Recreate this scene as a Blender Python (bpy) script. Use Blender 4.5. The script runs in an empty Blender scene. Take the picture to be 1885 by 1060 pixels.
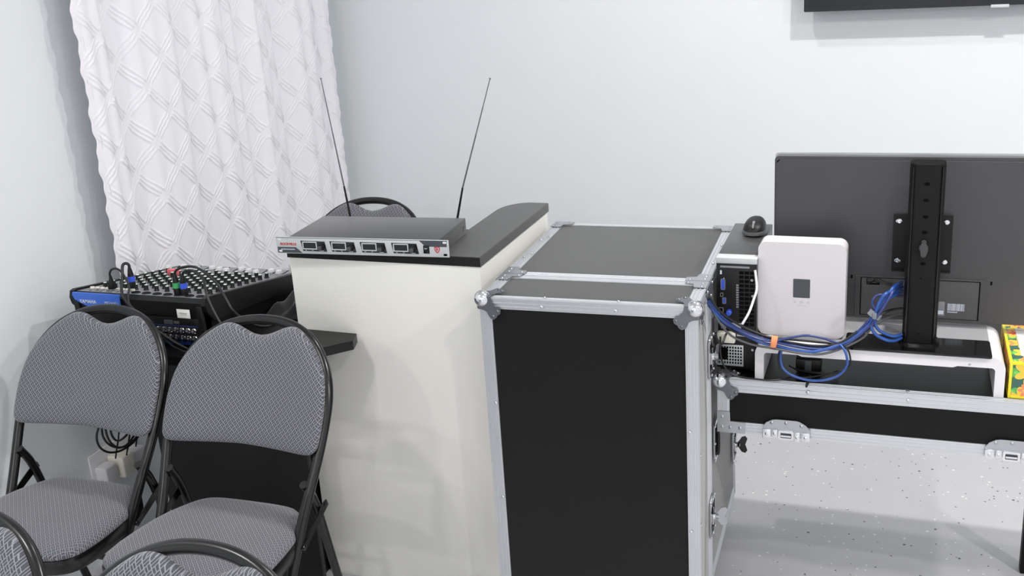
import bpy, bmesh, math, random
from mathutils import Vector, Matrix
import numpy as np
random.seed(7)
PI = math.pi
scene = bpy.context.scene
COL = scene.collection

# ------------------------------------------------------------------ camera
LIFT = 0.11                                             # the layout below has its floor at -LIFT; everything is raised at the end
YAW, PITCH, ROLL, FPX, CAMH = -0.3618, 0.3072, -0.0672, 1966.48, 1.6654
def camera():
    cy, sy, cp, sp = math.cos(YAW), math.sin(YAW), math.cos(PITCH), math.sin(PITCH)
    f = Vector((sy*cp, cy*cp, -sp)); r = Vector((cy, -sy, 0)); u = r.cross(f)
    cr, sr = math.cos(ROLL), math.sin(ROLL)
    r2 = r*cr + u*sr; u2 = -r*sr + u*cr
    cd = bpy.data.cameras.new('camera'); co = bpy.data.objects.new('camera', cd); COL.objects.link(co)
    m = Matrix((r2, u2, -f)).transposed().to_4x4(); m.translation = (0, 0, CAMH+LIFT)
    co.matrix_world = m
    cd.sensor_fit = 'HORIZONTAL'; cd.sensor_width = 36.0
    cd.lens = FPX/1885*36.0; cd.shift_y = -37.19/1885; cd.clip_start = 0.02
    scene.camera = co
camera()

# ------------------------------------------------------------------ light and exposure
w = bpy.data.worlds.new('world'); scene.world = w; w.use_nodes = True
w.node_tree.nodes['Background'].inputs[0].default_value = (0.9, 0.95, 1, 1)
w.node_tree.nodes['Background'].inputs[1].default_value = 0.0
scene.view_settings.view_transform = 'Standard'
scene.view_settings.look = 'None'
scene.view_settings.gamma = 1
scene.view_settings.exposure = -0.07
scene.cycles.max_bounces = 8
scene.cycles.diffuse_bounces = 6
scene.cycles.caustics_reflective = False
scene.cycles.caustics_refractive = False
scene.cycles.use_denoising = True
CEIL = 2.80
def lamp(name, x, y, power, r=0.07, col=(1, 0.985, 0.96)):
    l = bpy.data.lights.new(name, 'AREA'); l.shape = 'DISK'; l.size = 2*r; l.energy = power; l.color = col
    o = bpy.data.objects.new(name, l); COL.objects.link(o); o.location = (x, y, CEIL-0.03)
for i, (x, y, p, r) in enumerate([
        (-0.75, 2.88, 11, .045), (0.35, 2.62, 33, .045), (-1.75, 0.85, 14, .09), (0.62, 0.75, 18, .045),
        (1.9, 1.1, 36, .08), (-0.10, -2.87, 30, .06), (2.2, -2.2, 22, .10), (-1.9, -1.6, 22, .08), (0.3, -4.4, 84, .10)]):
    lamp('ceiling_or_fill_light', x, y, p, r)  # some positions read from cast shadows, the rest added as unseen fill

# ------------------------------------------------------------------ materials
def lin(c):
    c = c/255.0
    return c/12.92 if c <= 0.04045 else ((c+0.055)/1.055)**2.4
def rgb(r, g, b): return (lin(r), lin(g), lin(b), 1)
def mat(name, col, rough=0.5, metal=0.0, spec=0.5, bump=0.0, bscale=200.0, var=0.0, coat=0.0, sheen=0.0):
    m = bpy.data.materials.new(name); m.use_nodes = True; nt = m.node_tree; b = nt.nodes['Principled BSDF']
    b.inputs['Base Color'].default_value = col; b.inputs['Roughness'].default_value = rough
    b.inputs['Metallic'].default_value = metal; b.inputs['Specular IOR Level'].default_value = spec
    b.inputs['Coat Weight'].default_value = coat; b.inputs['Sheen Weight'].default_value = sheen; b.inputs['Sheen Roughness'].default_value = 0.45
    tc = nt.nodes.new('ShaderNodeTexCoord')
    nz = nt.nodes.new('ShaderNodeTexNoise'); nz.inputs['Scale'].default_value = bscale; nz.inputs['Detail'].default_value = 3
    nt.links.new(tc.outputs['Object'], nz.inputs['Vector'])
    if bump:
        bp = nt.nodes.new('ShaderNodeBump'); bp.inputs['Strength'].default_value = bump; bp.inputs['Distance'].default_value = 0.001
        nt.links.new(nz.outputs['Fac'], bp.inputs['Height']); nt.links.new(bp.outputs['Normal'], b.inputs['Normal'])
    mx = nt.nodes.new('ShaderNodeMix'); mx.data_type = 'RGBA'
    mx.inputs[6].default_value = tuple(c*(1-var) for c in col[:3])+(1,); mx.inputs[7].default_value = tuple(min(1, c*(1+var)) for c in col[:3])+(1,)
    n2 = nt.nodes.new('ShaderNodeTexNoise'); n2.inputs['Scale'].default_value = 6
    nt.links.new(tc.outputs['Object'], n2.inputs['Vector']); nt.links.new(n2.outputs['Fac'], mx.inputs[0]); nt.links.new(mx.outputs[2], b.inputs['Base Color'])
    return m
def nd(nt, t, **k):
    n = nt.nodes.new(t)
    for a, v in k.items(): setattr(n, a, v)
    return n
def mth(nt, op, a, b=None, c=None):
    n = nt.nodes.new('ShaderNodeMath'); n.operation = op
    for i, v in enumerate((a, b, c)):
        if v is None: continue
        if isinstance(v, (int, float)): n.inputs[i].default_value = v
        else: nt.links.new(v, n.inputs[i])
    return n.outputs[0]
def fabric(name, axes, base, line, cell=0.0092):
    m = bpy.data.materials.new(name); m.use_nodes = True; nt = m.node_tree; b = nt.nodes['Principled BSDF']
    b.inputs['Roughness'].default_value = 0.9; b.inputs['Specular IOR Level'].default_value = 0.2; b.inputs['Sheen Weight'].default_value = 0.25
    tc = nd(nt, 'ShaderNodeTexCoord'); sp = nd(nt, 'ShaderNodeSeparateXYZ'); nt.links.new(tc.outputs['Object'], sp.inputs[0])
    a = sp.outputs[axes[0]]; c = sp.outputs[axes[1]]
    k = 0.7071/cell
    u = mth(nt, 'MULTIPLY', mth(nt, 'ADD', a, c), k); v = mth(nt, 'MULTIPLY', mth(nt, 'SUBTRACT', a, c), k)
    u = mth(nt, 'ADD', u, 100); v = mth(nt, 'ADD', v, 100)
    par = mth(nt, 'MODULO', mth(nt, 'ADD', mth(nt, 'FLOOR', u), mth(nt, 'FLOOR', v)), 2)
    p = mth(nt, 'GREATER_THAN', par, 0.5); q = mth(nt, 'SUBTRACT', 1, p)
    lw = 0.15
    bord = []; cen = []
    for t in (u, v):
        f = mth(nt, 'FRACT', t)
        bord.append(mth(nt, 'LESS_THAN', f, lw)); cen.append(mth(nt, 'LESS_THAN', mth(nt, 'ABSOLUTE', mth(nt, 'SUBTRACT', f, 0.5+lw/2)), lw*0.42))
    st = mth(nt, 'MAXIMUM', mth(nt, 'MAXIMUM', bord[0], bord[1]), mth(nt, 'ADD', mth(nt, 'MULTIPLY', cen[0], p), mth(nt, 'MULTIPLY', cen[1], q)))
    nz = nd(nt, 'ShaderNodeTexNoise'); nz.inputs['Scale'].default_value = 900; nt.links.new(tc.outputs['Object'], nz.inputs['Vector'])
    fac = mth(nt, 'MULTIPLY', st, mth(nt, 'ADD', mth(nt, 'MULTIPLY', nz.outputs['Fac'], 0.6), 0.5))
    mx = nd(nt, 'ShaderNodeMix', data_type='RGBA'); mx.inputs[6].default_value = base; mx.inputs[7].default_value = line
    nt.links.new(fac, mx.inputs[0]); nt.links.new(mx.outputs[2], b.inputs['Base Color'])
    bp = nd(nt, 'ShaderNodeBump'); bp.inputs['Strength'].default_value = 0.3; bp.inputs['Distance'].default_value = 0.0006
    nt.links.new(fac, bp.inputs['Height']); nt.links.new(bp.outputs['Normal'], b.inputs['Normal'])
    return m
def floor_mat():
    m = mat('grey_epoxy_flake_floor', rgb(199, 198, 201), 0.35, 0, 0.4, 0.05, 60, 0.04); nt = m.node_tree; b = nt.nodes['Principled BSDF']
    src = b.inputs['Base Color'].links[0].from_socket
    tc = nd(nt, 'ShaderNodeTexCoord')
    for sc, thr, keep, seedoff in ((48, 0.20, 0.965, 0), (75, 0.22, 0.965, 3)):
        vo = nd(nt, 'ShaderNodeTexVoronoi'); vo.inputs['Scale'].default_value = sc
        mp = nd(nt, 'ShaderNodeMapping'); mp.inputs['Location'].default_value = (seedoff, seedoff, 0); mp.inputs['Scale'].default_value = (1, 1, 0.001)
        nt.links.new(tc.outputs['Object'], mp.inputs['Vector']); nt.links.new(mp.outputs[0], vo.inputs['Vector'])
        sep = nd(nt, 'ShaderNodeSeparateColor'); nt.links.new(vo.outputs['Color'], sep.inputs[0])
        nz = nd(nt, 'ShaderNodeTexNoise'); nz.inputs['Scale'].default_value = 2.2; nt.links.new(mp.outputs[0], nz.inputs['Vector'])
        prob = mth(nt, 'ADD', sep.outputs[0], mth(nt, 'MULTIPLY', mth(nt, 'SUBTRACT', nz.outputs['Fac'], 0.5), 0.35))
        mask = mth(nt, 'MULTIPLY', mth(nt, 'LESS_THAN', vo.outputs['Distance'], thr), mth(nt, 'GREATER_THAN', prob, keep-0.07))
        cl = nd(nt, 'ShaderNodeMix', data_type='RGBA'); cl.inputs[6].default_value = rgb(95, 96, 102); cl.inputs[7].default_value = rgb(238, 238, 236)
        nt.links.new(mth(nt, 'GREATER_THAN', sep.outputs[1], 0.45), cl.inputs[0])
        mx = nd(nt, 'ShaderNodeMix', data_type='RGBA'); nt.links.new(mask, mx.inputs[0]); nt.links.new(src, mx.inputs[6]); nt.links.new(cl.outputs[2], mx.inputs[7])
        src = mx.outputs[2]
    nt.links.new(src, b.inputs['Base Color'])
    return m
def flower_mat(name, axes):
    m = bpy.data.materials.new(name); m.use_nodes = True; nt = m.node_tree; b = nt.nodes['Principled BSDF']; b.inputs['Roughness'].default_value = 0.45
    tc = nd(nt, 'ShaderNodeTexCoord'); sp = nd(nt, 'ShaderNodeSeparateXYZ'); nt.links.new(tc.outputs['Object'], sp.inputs[0])
    cb = nd(nt, 'ShaderNodeCombineXYZ'); nt.links.new(sp.outputs[axes[0]], cb.inputs[0]); nt.links.new(sp.outputs[axes[1]], cb.inputs[1])
    src = None
    base = nd(nt, 'ShaderNodeRGB'); base.outputs[0].default_value = rgb(58, 100, 88); src = base.outputs[0]
    def layer(scale, off, petals, r0, amp, colA, colB, src):
        vo = nd(nt, 'ShaderNodeTexVoronoi'); vo.voronoi_dimensions = '2D'; vo.inputs['Scale'].default_value = scale; vo.inputs['Randomness'].default_value = 0.45
        mp = nd(nt, 'ShaderNodeMapping'); mp.inputs['Location'].default_value = off; nt.links.new(cb.outputs[0], mp.inputs['Vector']); nt.links.new(mp.outputs[0], vo.inputs['Vector'])
        sb = nd(nt, 'ShaderNodeVectorMath', operation='SUBTRACT'); nt.links.new(mp.outputs[0], sb.inputs[0]); nt.links.new(vo.outputs['Position'], sb.inputs[1])
        s2 = nd(nt, 'ShaderNodeSeparateXYZ'); nt.links.new(sb.outputs[0], s2.inputs[0])
        ang = mth(nt, 'ARCTAN2', s2.outputs[1], s2.outputs[0])
        rad = mth(nt, 'ADD', r0, mth(nt, 'MULTIPLY', mth(nt, 'ABSOLUTE', mth(nt, 'COSINE', mth(nt, 'MULTIPLY', ang, petals/2))), amp))
        d = vo.outputs['Distance']
        for rr, cc in ((1.0, colA), (0.42, colB)):
            mk = mth(nt, 'LESS_THAN', d, mth(nt, 'MULTIPLY', rad, rr))
            mx = nd(nt, 'ShaderNodeMix', data_type='RGBA'); nt.links.new(mk, mx.inputs[0]); nt.links.new(src, mx.inputs[6]); mx.inputs[7].default_value = cc; src = mx.outputs[2]
        return src
    src = layer(20, (0.3, 0.1, 0), 2, 0.02, 0.42, rgb(88, 170, 80), rgb(120, 200, 90), src)
    src = layer(16, (0.11, 0.07, 0), 7, 0.28, 0.26, rgb(240, 196, 70), rgb(216, 74, 42), src)
    src = layer(18, (0.52, 0.33, 0), 6, 0.14, 0.16, rgb(232, 140, 96), rgb(238, 205, 80), src)
    nt.links.new(src, b.inputs['Base Color'])
    return m

M = dict(
    wall=mat('pale_blue_wall_paint', rgb(224, 228, 231), 0.75, 0, 0.25, 0.12, 260, 0.012),
    ceil=mat('white_ceiling_paint', rgb(240, 240, 238), 0.9, 0, 0.2),
    floor=floor_mat(),
    curtain=mat('white_woven_curtain', rgb(233, 231, 236), 0.95, 0, 0.1, 0.25, 900, 0.01),
    counter=mat('cream_laminate', rgb(240, 238, 232), 0.55, 0, 0.35, 0.02, 80, 0.008),
    blktop=mat('black_laminate_top', rgb(12, 12, 13), 0.5, 0, 0.3, 0.06, 500, 0.1, sheen=.40),
    deskblk=mat('black_desk_laminate', rgb(9, 9, 10), 0.40, 0, 0.35, 0.1, 400, 0.1),
    caseblk=mat('black_phenolic_panel', rgb(7, 7, 8), 0.5, 0, 0.1, 0.05, 700, 0.15, sheen=.60),
    tableblk=mat('glossy_black_panel', rgb(9, 9, 10), 0.36, 0, 0.22, 0.05, 300, 0.1),
    alu=mat('brushed_aluminium', rgb(206, 208, 212), 0.38, 0.75, 0.5, 0.1, 300, 0.03),
    chrome=mat('chrome_plated_steel', rgb(224, 225, 228), 0.16, 1.0, 0.5),
    flange=mat('dull_steel_flange', rgb(120, 122, 127), 0.34, 0.85, 0.5, 0.1, 200, 0.05),
    rodm=mat('dull_steel_rod', rgb(110, 112, 118), 0.4, 0.7, 0.5),
    zinc=mat('zinc_plated_steel', rgb(178, 180, 184), 0.3, 0.9, 0.5, 0.1, 200, 0.05),
    frame=mat('black_enamelled_tube', rgb(13, 13, 14), 0.26, 0, 0.5),
    fabA=fabric('grey_basket_weave_back', (0, 2), rgb(74, 75, 81), rgb(146, 147, 153)),
    fabS=fabric('grey_basket_weave_seat', (0, 1), rgb(80, 81, 87), rgb(146, 146, 152)),
    dark=mat('black_powder_coated_steel', rgb(38, 39, 41), 0.5, 0, 0.8, 0.3, 900, 0.1, sheen=.25),
    blk=mat('black_plastic', rgb(15, 15, 16), 0.45, 0, 0.35),
    gloss=mat('gloss_black_plastic', rgb(14, 14, 16), 0.12, 0, 0.5),
    monback=mat('satin_black_monitor_shell', rgb(62, 60, 63), 0.42, 0, 0.6, 0.3, 1200, 0.1, sheen=.2),
    bayp=mat('satin_grey_bay', rgb(78, 76, 78), 0.35, 0, 0.6, 0.1, 800, 0.05),
    screen=mat('dark_screen_glass', rgb(6, 6, 8), 0.08, 0, 0.5),
    grayp=mat('dark_grey_plastic', rgb(70, 72, 75), 0.45),
    midg=mat('mid_grey_plastic', rgb(128, 130, 134), 0.4),
    silver=mat('silver_grey_panel', rgb(194, 197, 198), 0.45, 0.1, 0.4),
    modem=mat('warm_white_plastic', rgb(212, 207, 210), 0.3, 0, 0.5),
    white=mat('white_plastic', rgb(226, 223, 226), 0.3, 0, 0.5),
    cream=mat('cream_plastic', rgb(232, 228, 214), 0.4),
    blue=mat('blue_panel_paint', rgb(58, 106, 205), 0.4),
    bluec=mat('blue_cable_jacket', rgb(38, 78, 152), 0.28, 0, 0.6),
    navy=mat('navy_cable_jacket', rgb(36, 52, 110), 0.3, 0, 0.6),
    blkc=mat('black_cable_jacket', rgb(20, 20, 22), 0.38),
    greyc=mat('grey_cable_jacket', rgb(84, 86, 88), 0.35),
    green=mat('green_plastic_ring', rgb(70, 168, 96), 0.4),
    xblue=mat('blue_plastic_ring', rgb(60, 92, 215), 0.4),
    red=mat('red_print', rgb(196, 48, 58), 0.5),
    orange=mat('orange_hook_and_loop', rgb(232, 148, 104), 0.85, 0, 0.2, 0.6, 400, 0.08),
    greytie=mat('grey_hook_and_loop', rgb(128, 132, 138), 0.8, 0, 0.2, 0.6, 400, 0.08),
    pale=mat('pale_print', rgb(205, 212, 222), 0.6),
    slate=mat('slate_print', rgb(66, 72, 78), 0.4),
    yellow=mat('yellow_box_edge', rgb(238, 222, 40), 0.45),
    flX=flower_mat('flower_print_front', (0, 2)), flS=flower_mat('flower_print_side', (1, 2)), flT=flower_mat('flower_print_top', (0, 1)),
    risertop=mat('grey_glass_shelf', rgb(158, 158, 161), 0.4, 0, 0.5),
    sticker=mat('white_paper_sticker', rgb(232, 232, 228), 0.7),
    blackleg=mat('matte_black_leg', rgb(9, 9, 10), 0.55, 0, 0.25),
    cloth=mat('black_cloth', rgb(30, 31, 33), 0.85, 0, 0.3, 0.5, 500, 0.1, sheen=0.3),
    hole=mat('black_recess', rgb(4, 4, 5), 0.8, 0, 0.1),
    dotw=mat('knob_pointer_print', rgb(222, 240, 228), 0.5),
    pink=mat('pink_print', rgb(228, 110, 120), 0.5),
    clearw=mat('pale_grey_button', rgb(224, 222, 226), 0.25),
)

# ------------------------------------------------------------------ helpers
def thing(name, label, cat, loc=(0, 0, 0), rz=0, group=None):
    o = bpy.data.objects.new(name, None); COL.objects.link(o); o.location = loc; o.rotation_euler = (0, 0, rz)
    o.empty_display_size = 0.05; o['label'] = label; o['category'] = cat
    if group: o['group'] = group
    return o
def tag(o, label, cat, group=None):
    o['label'] = label; o['category'] = cat
    if group: o['group'] = group
    return o
def mw(o):
    m = Matrix.Translation(o.location) @ o.rotation_euler.to_matrix().to_4x4()
    return mw(o.parent) @ m if o.parent else m
def obj(name, bm, m, parent=None, label=None, world=False, smooth=35, kind=None):
    if world and parent: bm.transform(mw(parent).inverted())
    me = bpy.data.meshes.new(name); bmesh.ops.recalc_face_normals(bm, faces=bm.faces[:]) ; bm.to_mesh(me); bm.free()
    for k in (m if isinstance(m, (list, tuple)) else [m]): me.materials.append(M[k] if isinstance(k, str) else k)
    if smooth:
        me.shade_smooth(); me.set_sharp_from_angle(angle=math.radians(smooth))
    o = bpy.data.objects.new(name, me); COL.objects.link(o)
    if parent: o.parent = parent
    if label: o['label'] = label
    if kind: o['kind'] = kind
    return o
def B(): return bmesh.new()
def box(bm, x0, x1, y0, y1, z0, z1, bev=0, seg=2, mi=0, xf=None):
    t = bmesh.new()
    r = bmesh.ops.create_cube(t, size=1.0)
    for v in t.verts: v.co = Vector(((x0+x1)/2+v.co.x*(x1-x0), (y0+y1)/2+v.co.y*(y1-y0), (z0+z1)/2+v.co.z*(z1-z0)))
    if bev: bmesh.ops.bevel(t, geom=t.edges[:], offset=bev, segments=seg, affect='EDGES', profile=0.5)
    if xf: t.transform(xf)
    join(bm, t, mi); return bm
def join(bm, t, mi=0):
    vs = [bm.verts.new(v.co) for v in t.verts]
    t.verts.index_update()
    for f in t.faces:
        try:
            nf = bm.faces.new([vs[v.index] for v in f.verts]); nf.material_index = mi or f.material_index
        except ValueError: pass
    t.free()
def frame_for(d):
    d = d.normalized(); a = Vector((0, 0, 1)) if abs(d.z) < 0.9 else Vector((1, 0, 0))
    x = d.cross(a).normalized(); y = d.cross(x).normalized()
    return x, y
def cyl(bm, p0, p1, r0, r1=None, n=16, mi=0, cap=True):
    p0, p1 = Vector(p0), Vector(p1); r1 = r0 if r1 is None else r1
    x, y = frame_for(p1-p0); rings = []
    for p, r in ((p0, r0), (p1, r1)):
        rings.append([bm.verts.new(p+(x*math.cos(2*PI*i/n)+y*math.sin(2*PI*i/n))*r) for i in range(n)])
    for i in range(n):
        f = bm.faces.new((rings[0][i], rings[0][(i+1) % n], rings[1][(i+1) % n], rings[1][i])); f.material_index = mi
    if cap:
        for rg in rings: f = bm.faces.new(rg); f.material_index = mi
    return bm
def catmull(pts, k=6):
    P = [Vector(p) for p in pts]; Q = [P[0]*2-P[1]]+P+[P[-1]*2-P[-2]]; out = []
    for i in range(1, len(Q)-2):
        for j in range(k):
            t = j/k; a, b, c, d = Q[i-1:i+3]
            out.append(0.5*((2*b)+(c-a)*t+(2*a-5*b+4*c-d)*t*t+(3*b-a-3*c+d)*t**3))
    out.append(P[-1]); return out
def tube(bm, pts, r, n=10, k=6, smooth=True, mi=0, rf=None):
    P = catmull(pts, k) if smooth else [Vector(p) for p in pts]
    T = [(P[min(i+1, len(P)-1)]-P[max(i-1, 0)]).normalized() for i in range(len(P))]
    x, y = frame_for(T[0]); rings = []
    for i, p in enumerate(P):
        x = (x-T[i]*x.dot(T[i])).normalized(); y = T[i].cross(x)
        rr = r if rf is None else r*rf(i/(len(P)-1))
        rings.append([bm.verts.new(p+(x*math.cos(2*PI*j/n)+y*math.sin(2*PI*j/n))*rr) for j in range(n)])
    for a, b in zip(rings, rings[1:]):
        for j in range(n):
            f = bm.faces.new((a[j], a[(j+1) % n], b[(j+1) % n], b[j])); f.material_index = mi
    bm.faces.new(rings[0]); bm.faces.new(rings[-1])
    return bm
def lathe(bm, o, ax, prof, n=20, mi=0):
    o, ax = Vector(o), Vector(ax).normalized(); x, y = frame_for(ax); rings = []
    for r, h in prof:
        if r < 1e-6: rings.append([bm.verts.new(o+ax*h)])
        else: rings.append([bm.verts.new(o+ax*h+(x*math.cos(2*PI*i/n)+y*math.sin(2*PI*i/n))*r) for i in range(n)])
    for a, b in zip(rings, rings[1:]):
        for i in range(n):
            j = (i+1) % n
            if len(a) == 1 and len(b) == 1: continue
            vs = (a[0], b[j], b[i]) if len(a) == 1 else ((a[i], a[j], b[0]) if len(b) == 1 else (a[i], a[j], b[j], b[i]))
            f = bm.faces.new(vs); f.material_index = mi
    if len(rings[0]) > 1: bm.faces.new(rings[0])
    if len(rings[-1]) > 1: bm.faces.new(rings[-1])
    return bm
def prism(bm, pts, O, A, Bv, N, t, mi=0, bev=0):
    """2-D outline pts (a,b) in plane O+a*A+b*Bv, thickness t along N."""
    O, A, Bv, N = map(Vector, (O, A, Bv, N)); t_ = bmesh.new()
    lo = [t_.verts.new(O+A*a+Bv*b) for a, b in pts]; hi = [t_.verts.new(O+A*a+Bv*b+N*t) for a, b in pts]
    n = len(pts); t_.faces.new(lo); top = t_.faces.new(hi)
    for i in range(n): t_.faces.new((lo[i], lo[(i+1) % n], hi[(i+1) % n], hi[i]))
    if bev: bmesh.ops.bevel(t_, geom=[e for e in top.edges], offset=bev, segments=2, affect='EDGES')
    join(bm, t_, mi); return bm
def rrect(x0, x1, y0, y1, r, n=6):
    out = []
    for cx, cy, a in ((x1-r, y1-r, 0), (x0+r, y1-r, PI/2), (x0+r, y0+r, PI), (x1-r, y0+r, 1.5*PI)):
        for i in range(n+1): t = a+PI/2*i/n; out.append((cx+r*math.cos(t), cy+r*math.sin(t)))
    return out
def ringplate(bm, outer, inner, O, A, Bv, N, t, mi=0):
    """plate with a hole; outer and inner have the same count."""
    O, A, Bv, N = map(Vector, (O, A, Bv, N)); n = len(outer)
    mk = lambda P, h: [bm.verts.new(O+A*a+Bv*b+N*h) for a, b in P]
    ol, oh, il, ih = mk(outer, 0), mk(outer, t), mk(inner, 0), mk(inner, t)
    for i in range(n):
        j = (i+1) % n
        for q in ((oh[i], oh[j], ih[j], ih[i]), (ol[i], il[i], il[j], ol[j]), (ol[i], ol[j], oh[j], oh[i]), (il[i], ih[i], ih[j], il[j])):
            f = bm.faces.new(q); f.material_index = mi
    return bm
X, Y, Z = Vector((1, 0, 0)), Vector((0, 1, 0)), Vector((0, 0, 1))
def text(s, size, m, parent, loc, rot=(PI/2, 0, 0), align='LEFT', name='lettering', ext=0.0002, shear=0, bold=0.0, label=None):
    cu = bpy.data.curves.new('t', 'FONT'); cu.body = s; cu.size = size; cu.extrude = ext; cu.align_x = align; cu.shear = shear; cu.offset = bold
    to = bpy.data.objects.new('t', cu); COL.objects.link(to)
    dg = bpy.context.evaluated_depsgraph_get(); dg.update()
    me = bpy.data.meshes.new_from_object(to.evaluated_get(dg)); bpy.data.objects.remove(to); bpy.data.curves.remove(cu)
    me.materials.clear(); me.materials.append(M[m]); me.name = name
    o = bpy.data.objects.new(name, me); COL.objects.link(o); o.parent = parent; o.location = loc; o.rotation_euler = rot
    if label: o['label'] = label
    return o
def rivet(bm, p, n, r=0.004, h=0.0022):
    lathe(bm, p, n, [(r, 0), (r*0.95, h*0.4), (r*0.6, h*0.85), (0, h)], 10)
def dup(root, loc, rz, label, group=None):
    r = root.copy(); COL.objects.link(r); r.location = loc; r.rotation_euler = (0, 0, rz); r['label'] = label
    if group: r['group'] = group
    for ch in list(root.children):
        c = ch.copy(); COL.objects.link(c); c.parent = r
        for g in ch.children:
            d = g.copy(); COL.objects.link(d); d.parent = c
    return r
def struct(name, bm, m):
    return obj(name, bm, m, kind='structure', smooth=0)

# ------------------------------------------------------------------ the room
LX, BY, RX, FY = -2.26, 4.002, 3.3, -6.0
struct('floor', box(B(), LX-.1, RX+.1, FY-.1, BY+.1, -.1, 0), 'floor')
struct('ceiling', box(B(), LX-.1, RX+.1, FY-.1, BY+.1, CEIL, CEIL+.1), 'ceil')
struct('wall_left', box(B(), LX-.1, LX, FY-.1, BY+.1, 0, CEIL), 'wall')
struct('wall_back', box(B(), LX, RX, BY, BY+.1, 0, CEIL), 'wall')
struct('wall_right', box(B(), RX, RX+.1, FY-.1, BY+.1, 0, CEIL), 'wall')
struct('wall_front', box(B(), LX, RX, FY-.1, FY, 0, CEIL), 'wall')

# ------------------------------------------------------------------ curtain
def curtain():
    y0, y1, z0, z1 = 2.445, 3.885, 0.42, 2.45
    NU, NV = 660, 660
    s = np.linspace(0, 1, NU)[None, :].repeat(NV, 0); t = np.linspace(0, 1, NV)[:, None].repeat(NU, 1)
    y = y0+(y1-y0)*s; z = z0+(z1-z0)*t
    zz = (z-1.2)
    ph = 2*PI*(s*5.1+0.10*np.sin(2*PI*s*1.7+0.6)+0.03*np.sin(zz*1.3+s*6))
    amp = 0.022*(0.75+0.35*np.sin(s*9.0+1.0))
    fold = amp*np.sin(ph)+0.007*np.sin(ph*2.3+zz*1.1)+0.004*np.sin(ph*4.1+2+zz*2)
    u = s*1.66                                             # length along the cloth
    DU, DV = 0.20, 0.17
    a = u/DU+z/DV; b = u/DU-z/DV
    hgt = np.zeros_like(u)
    rng = np.random.default_rng(3)
    wob = 0.0011*np.sin(z*210+u*77)+0.0006*np.sin(z*533+u*391)
    nrm = 1/math.sqrt(1/DU**2+1/DV**2)
    for q, am in ((a, 1.0), (b, 0.45)):
        f = (q-np.round(q))*nrm                            # distance from the lattice line
        gap = np.abs(((a if q is b else b) % 1)-0.5)       # the ridges stop before they cross
        env = np.clip((0.40-gap)/0.06, 0, 1)
        for off in (-0.013, 0.0, 0.013):
            d = (f-off+wob)
            hgt += am*0.0046*np.exp(-(d/0.0024)**2)*env
    edge = np.minimum(s, 1-s)*(y1-y0)
    fr = (edge < 0.006)
    hgt *= np.clip(edge/0.03, 0.25, 1)
    x = LX+0.080+fold*np.clip(0.5+t*0.7, 0, 1)*np.clip(edge/0.06, 0.4, 1)+hgt
    yy = y+0.004*np.sin(z*45)*(edge < 0.02)+0.003*np.sin(z*110)*(edge < 0.01)
    co = np.stack([x, yy, z], -1).reshape(-1, 3)
    me = bpy.data.meshes.new('curtain'); n = NU*NV
    i = np.arange(NV-1)[:, None]*NU+np.arange(NU-1)[None, :]; i = i.ravel()
    q = np.stack([i, i+1, i+NU+1, i+NU], -1)
    me.vertices.add(n); me.vertices.foreach_set('co', co.ravel())
    me.loops.add(q.size); me.loops.foreach_set('vertex_index', q.ravel().astype(np.int32))
    me.polygons.add(len(q)); me.polygons.foreach_set('loop_start', np.arange(0, q.size, 4, dtype=np.int32))
    me.update(calc_edges=True); me.validate(); me.shade_smooth()
    me.materials.append(M['curtain'])
    r = thing('curtain', 'white curtain with raised diamond stitching hanging in the corner on the left wall', 'curtain', (0, 0, 0))
    o = bpy.data.objects.new('curtain_panel', me); COL.objects.link(o); o.parent = r
    md = o.modifiers.new('thick', 'SOLIDIFY'); md.thickness = 0.0012; md.offset = -1
    obj('curtain_rod', cyl(B(), (LX+.085, 2.39, 2.46), (LX+.085, 3.93, 2.46), .012), 'white', r)
    for yy_ in (2.43, 3.90): obj('rod_bracket', cyl(B(), (LX, yy_, 2.46), (LX+.085, yy_, 2.46), .008), 'white', r)
curtain()

# ------------------------------------------------------------------ television on the back wall
def television():
    x0, x1, zb, zt, yf = -0.336, 0.900, 1.324, 2.04, 3.902
    r = thing('television', 'large black flat television on the back wall, only its lower edge in view', 'television', (0, 0, 0))
    obj('casing', box(B(), x0, x1, yf+.004, yf+.045, zb, zt, .004), 'blk', r)
    bm = B(); ringplate(bm, rrect(x0, x1, zb, zt, .004), rrect(x0+.012, x1-.012, zb+.016, zt-.012, .002), (0, yf+.006, 0), X, Z, -Y, .008); obj('bezel', bm, 'gloss', r)
    obj('screen', box(B(), x0+.011, x1-.011, yf+.0005, yf+.004, zb+.015, zt-.011), 'screen', r)
    obj('logo_tab', box(B(), .256, .311, yf-.004, yf+.02, zb-.007, zb+.003, .001), 'silver', r, 'small silver tab under the bezel')
    obj('wall_mount', box(B(), .1, .5, yf+.045, BY, 1.55, 1.85), 'dark', r)
television()

# ------------------------------------------------------------------ white counter with black top
def counter():
    r = thing('reception_counter', 'tall white counter with a thin black top, one arm running back beside the road case', 'counter', (-1.535, 2.3625, 0), -0.0124)
    W, D, H = .5595, .542, .889; arm = .128; fd = .24
    def outline(i):
        p = [(0+i, 0+i), (W-i, 0+i), (W-i, D-i)]
        for k in range(9):
            t = PI/2+PI/2*k/8
            p.append((W-arm+.075+(.075-i)*math.cos(t), D-.105+(.105-i)*math.sin(t)))
        p += [(W-arm+i, fd-i), (0+i, fd-i)]
        return p
    bm = B(); prism(bm, outline(.004), (0, 0, -LIFT), X, Y, Z, H-.025+LIFT); obj('counter_body', bm, 'counter', r)
    bm = B(); prism(bm, outline(0), (0, 0, H-.025), X, Y, Z, .025, bev=.0012); obj('counter_top', bm, 'blktop', r, 'thin black laminate top')
counter()

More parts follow.
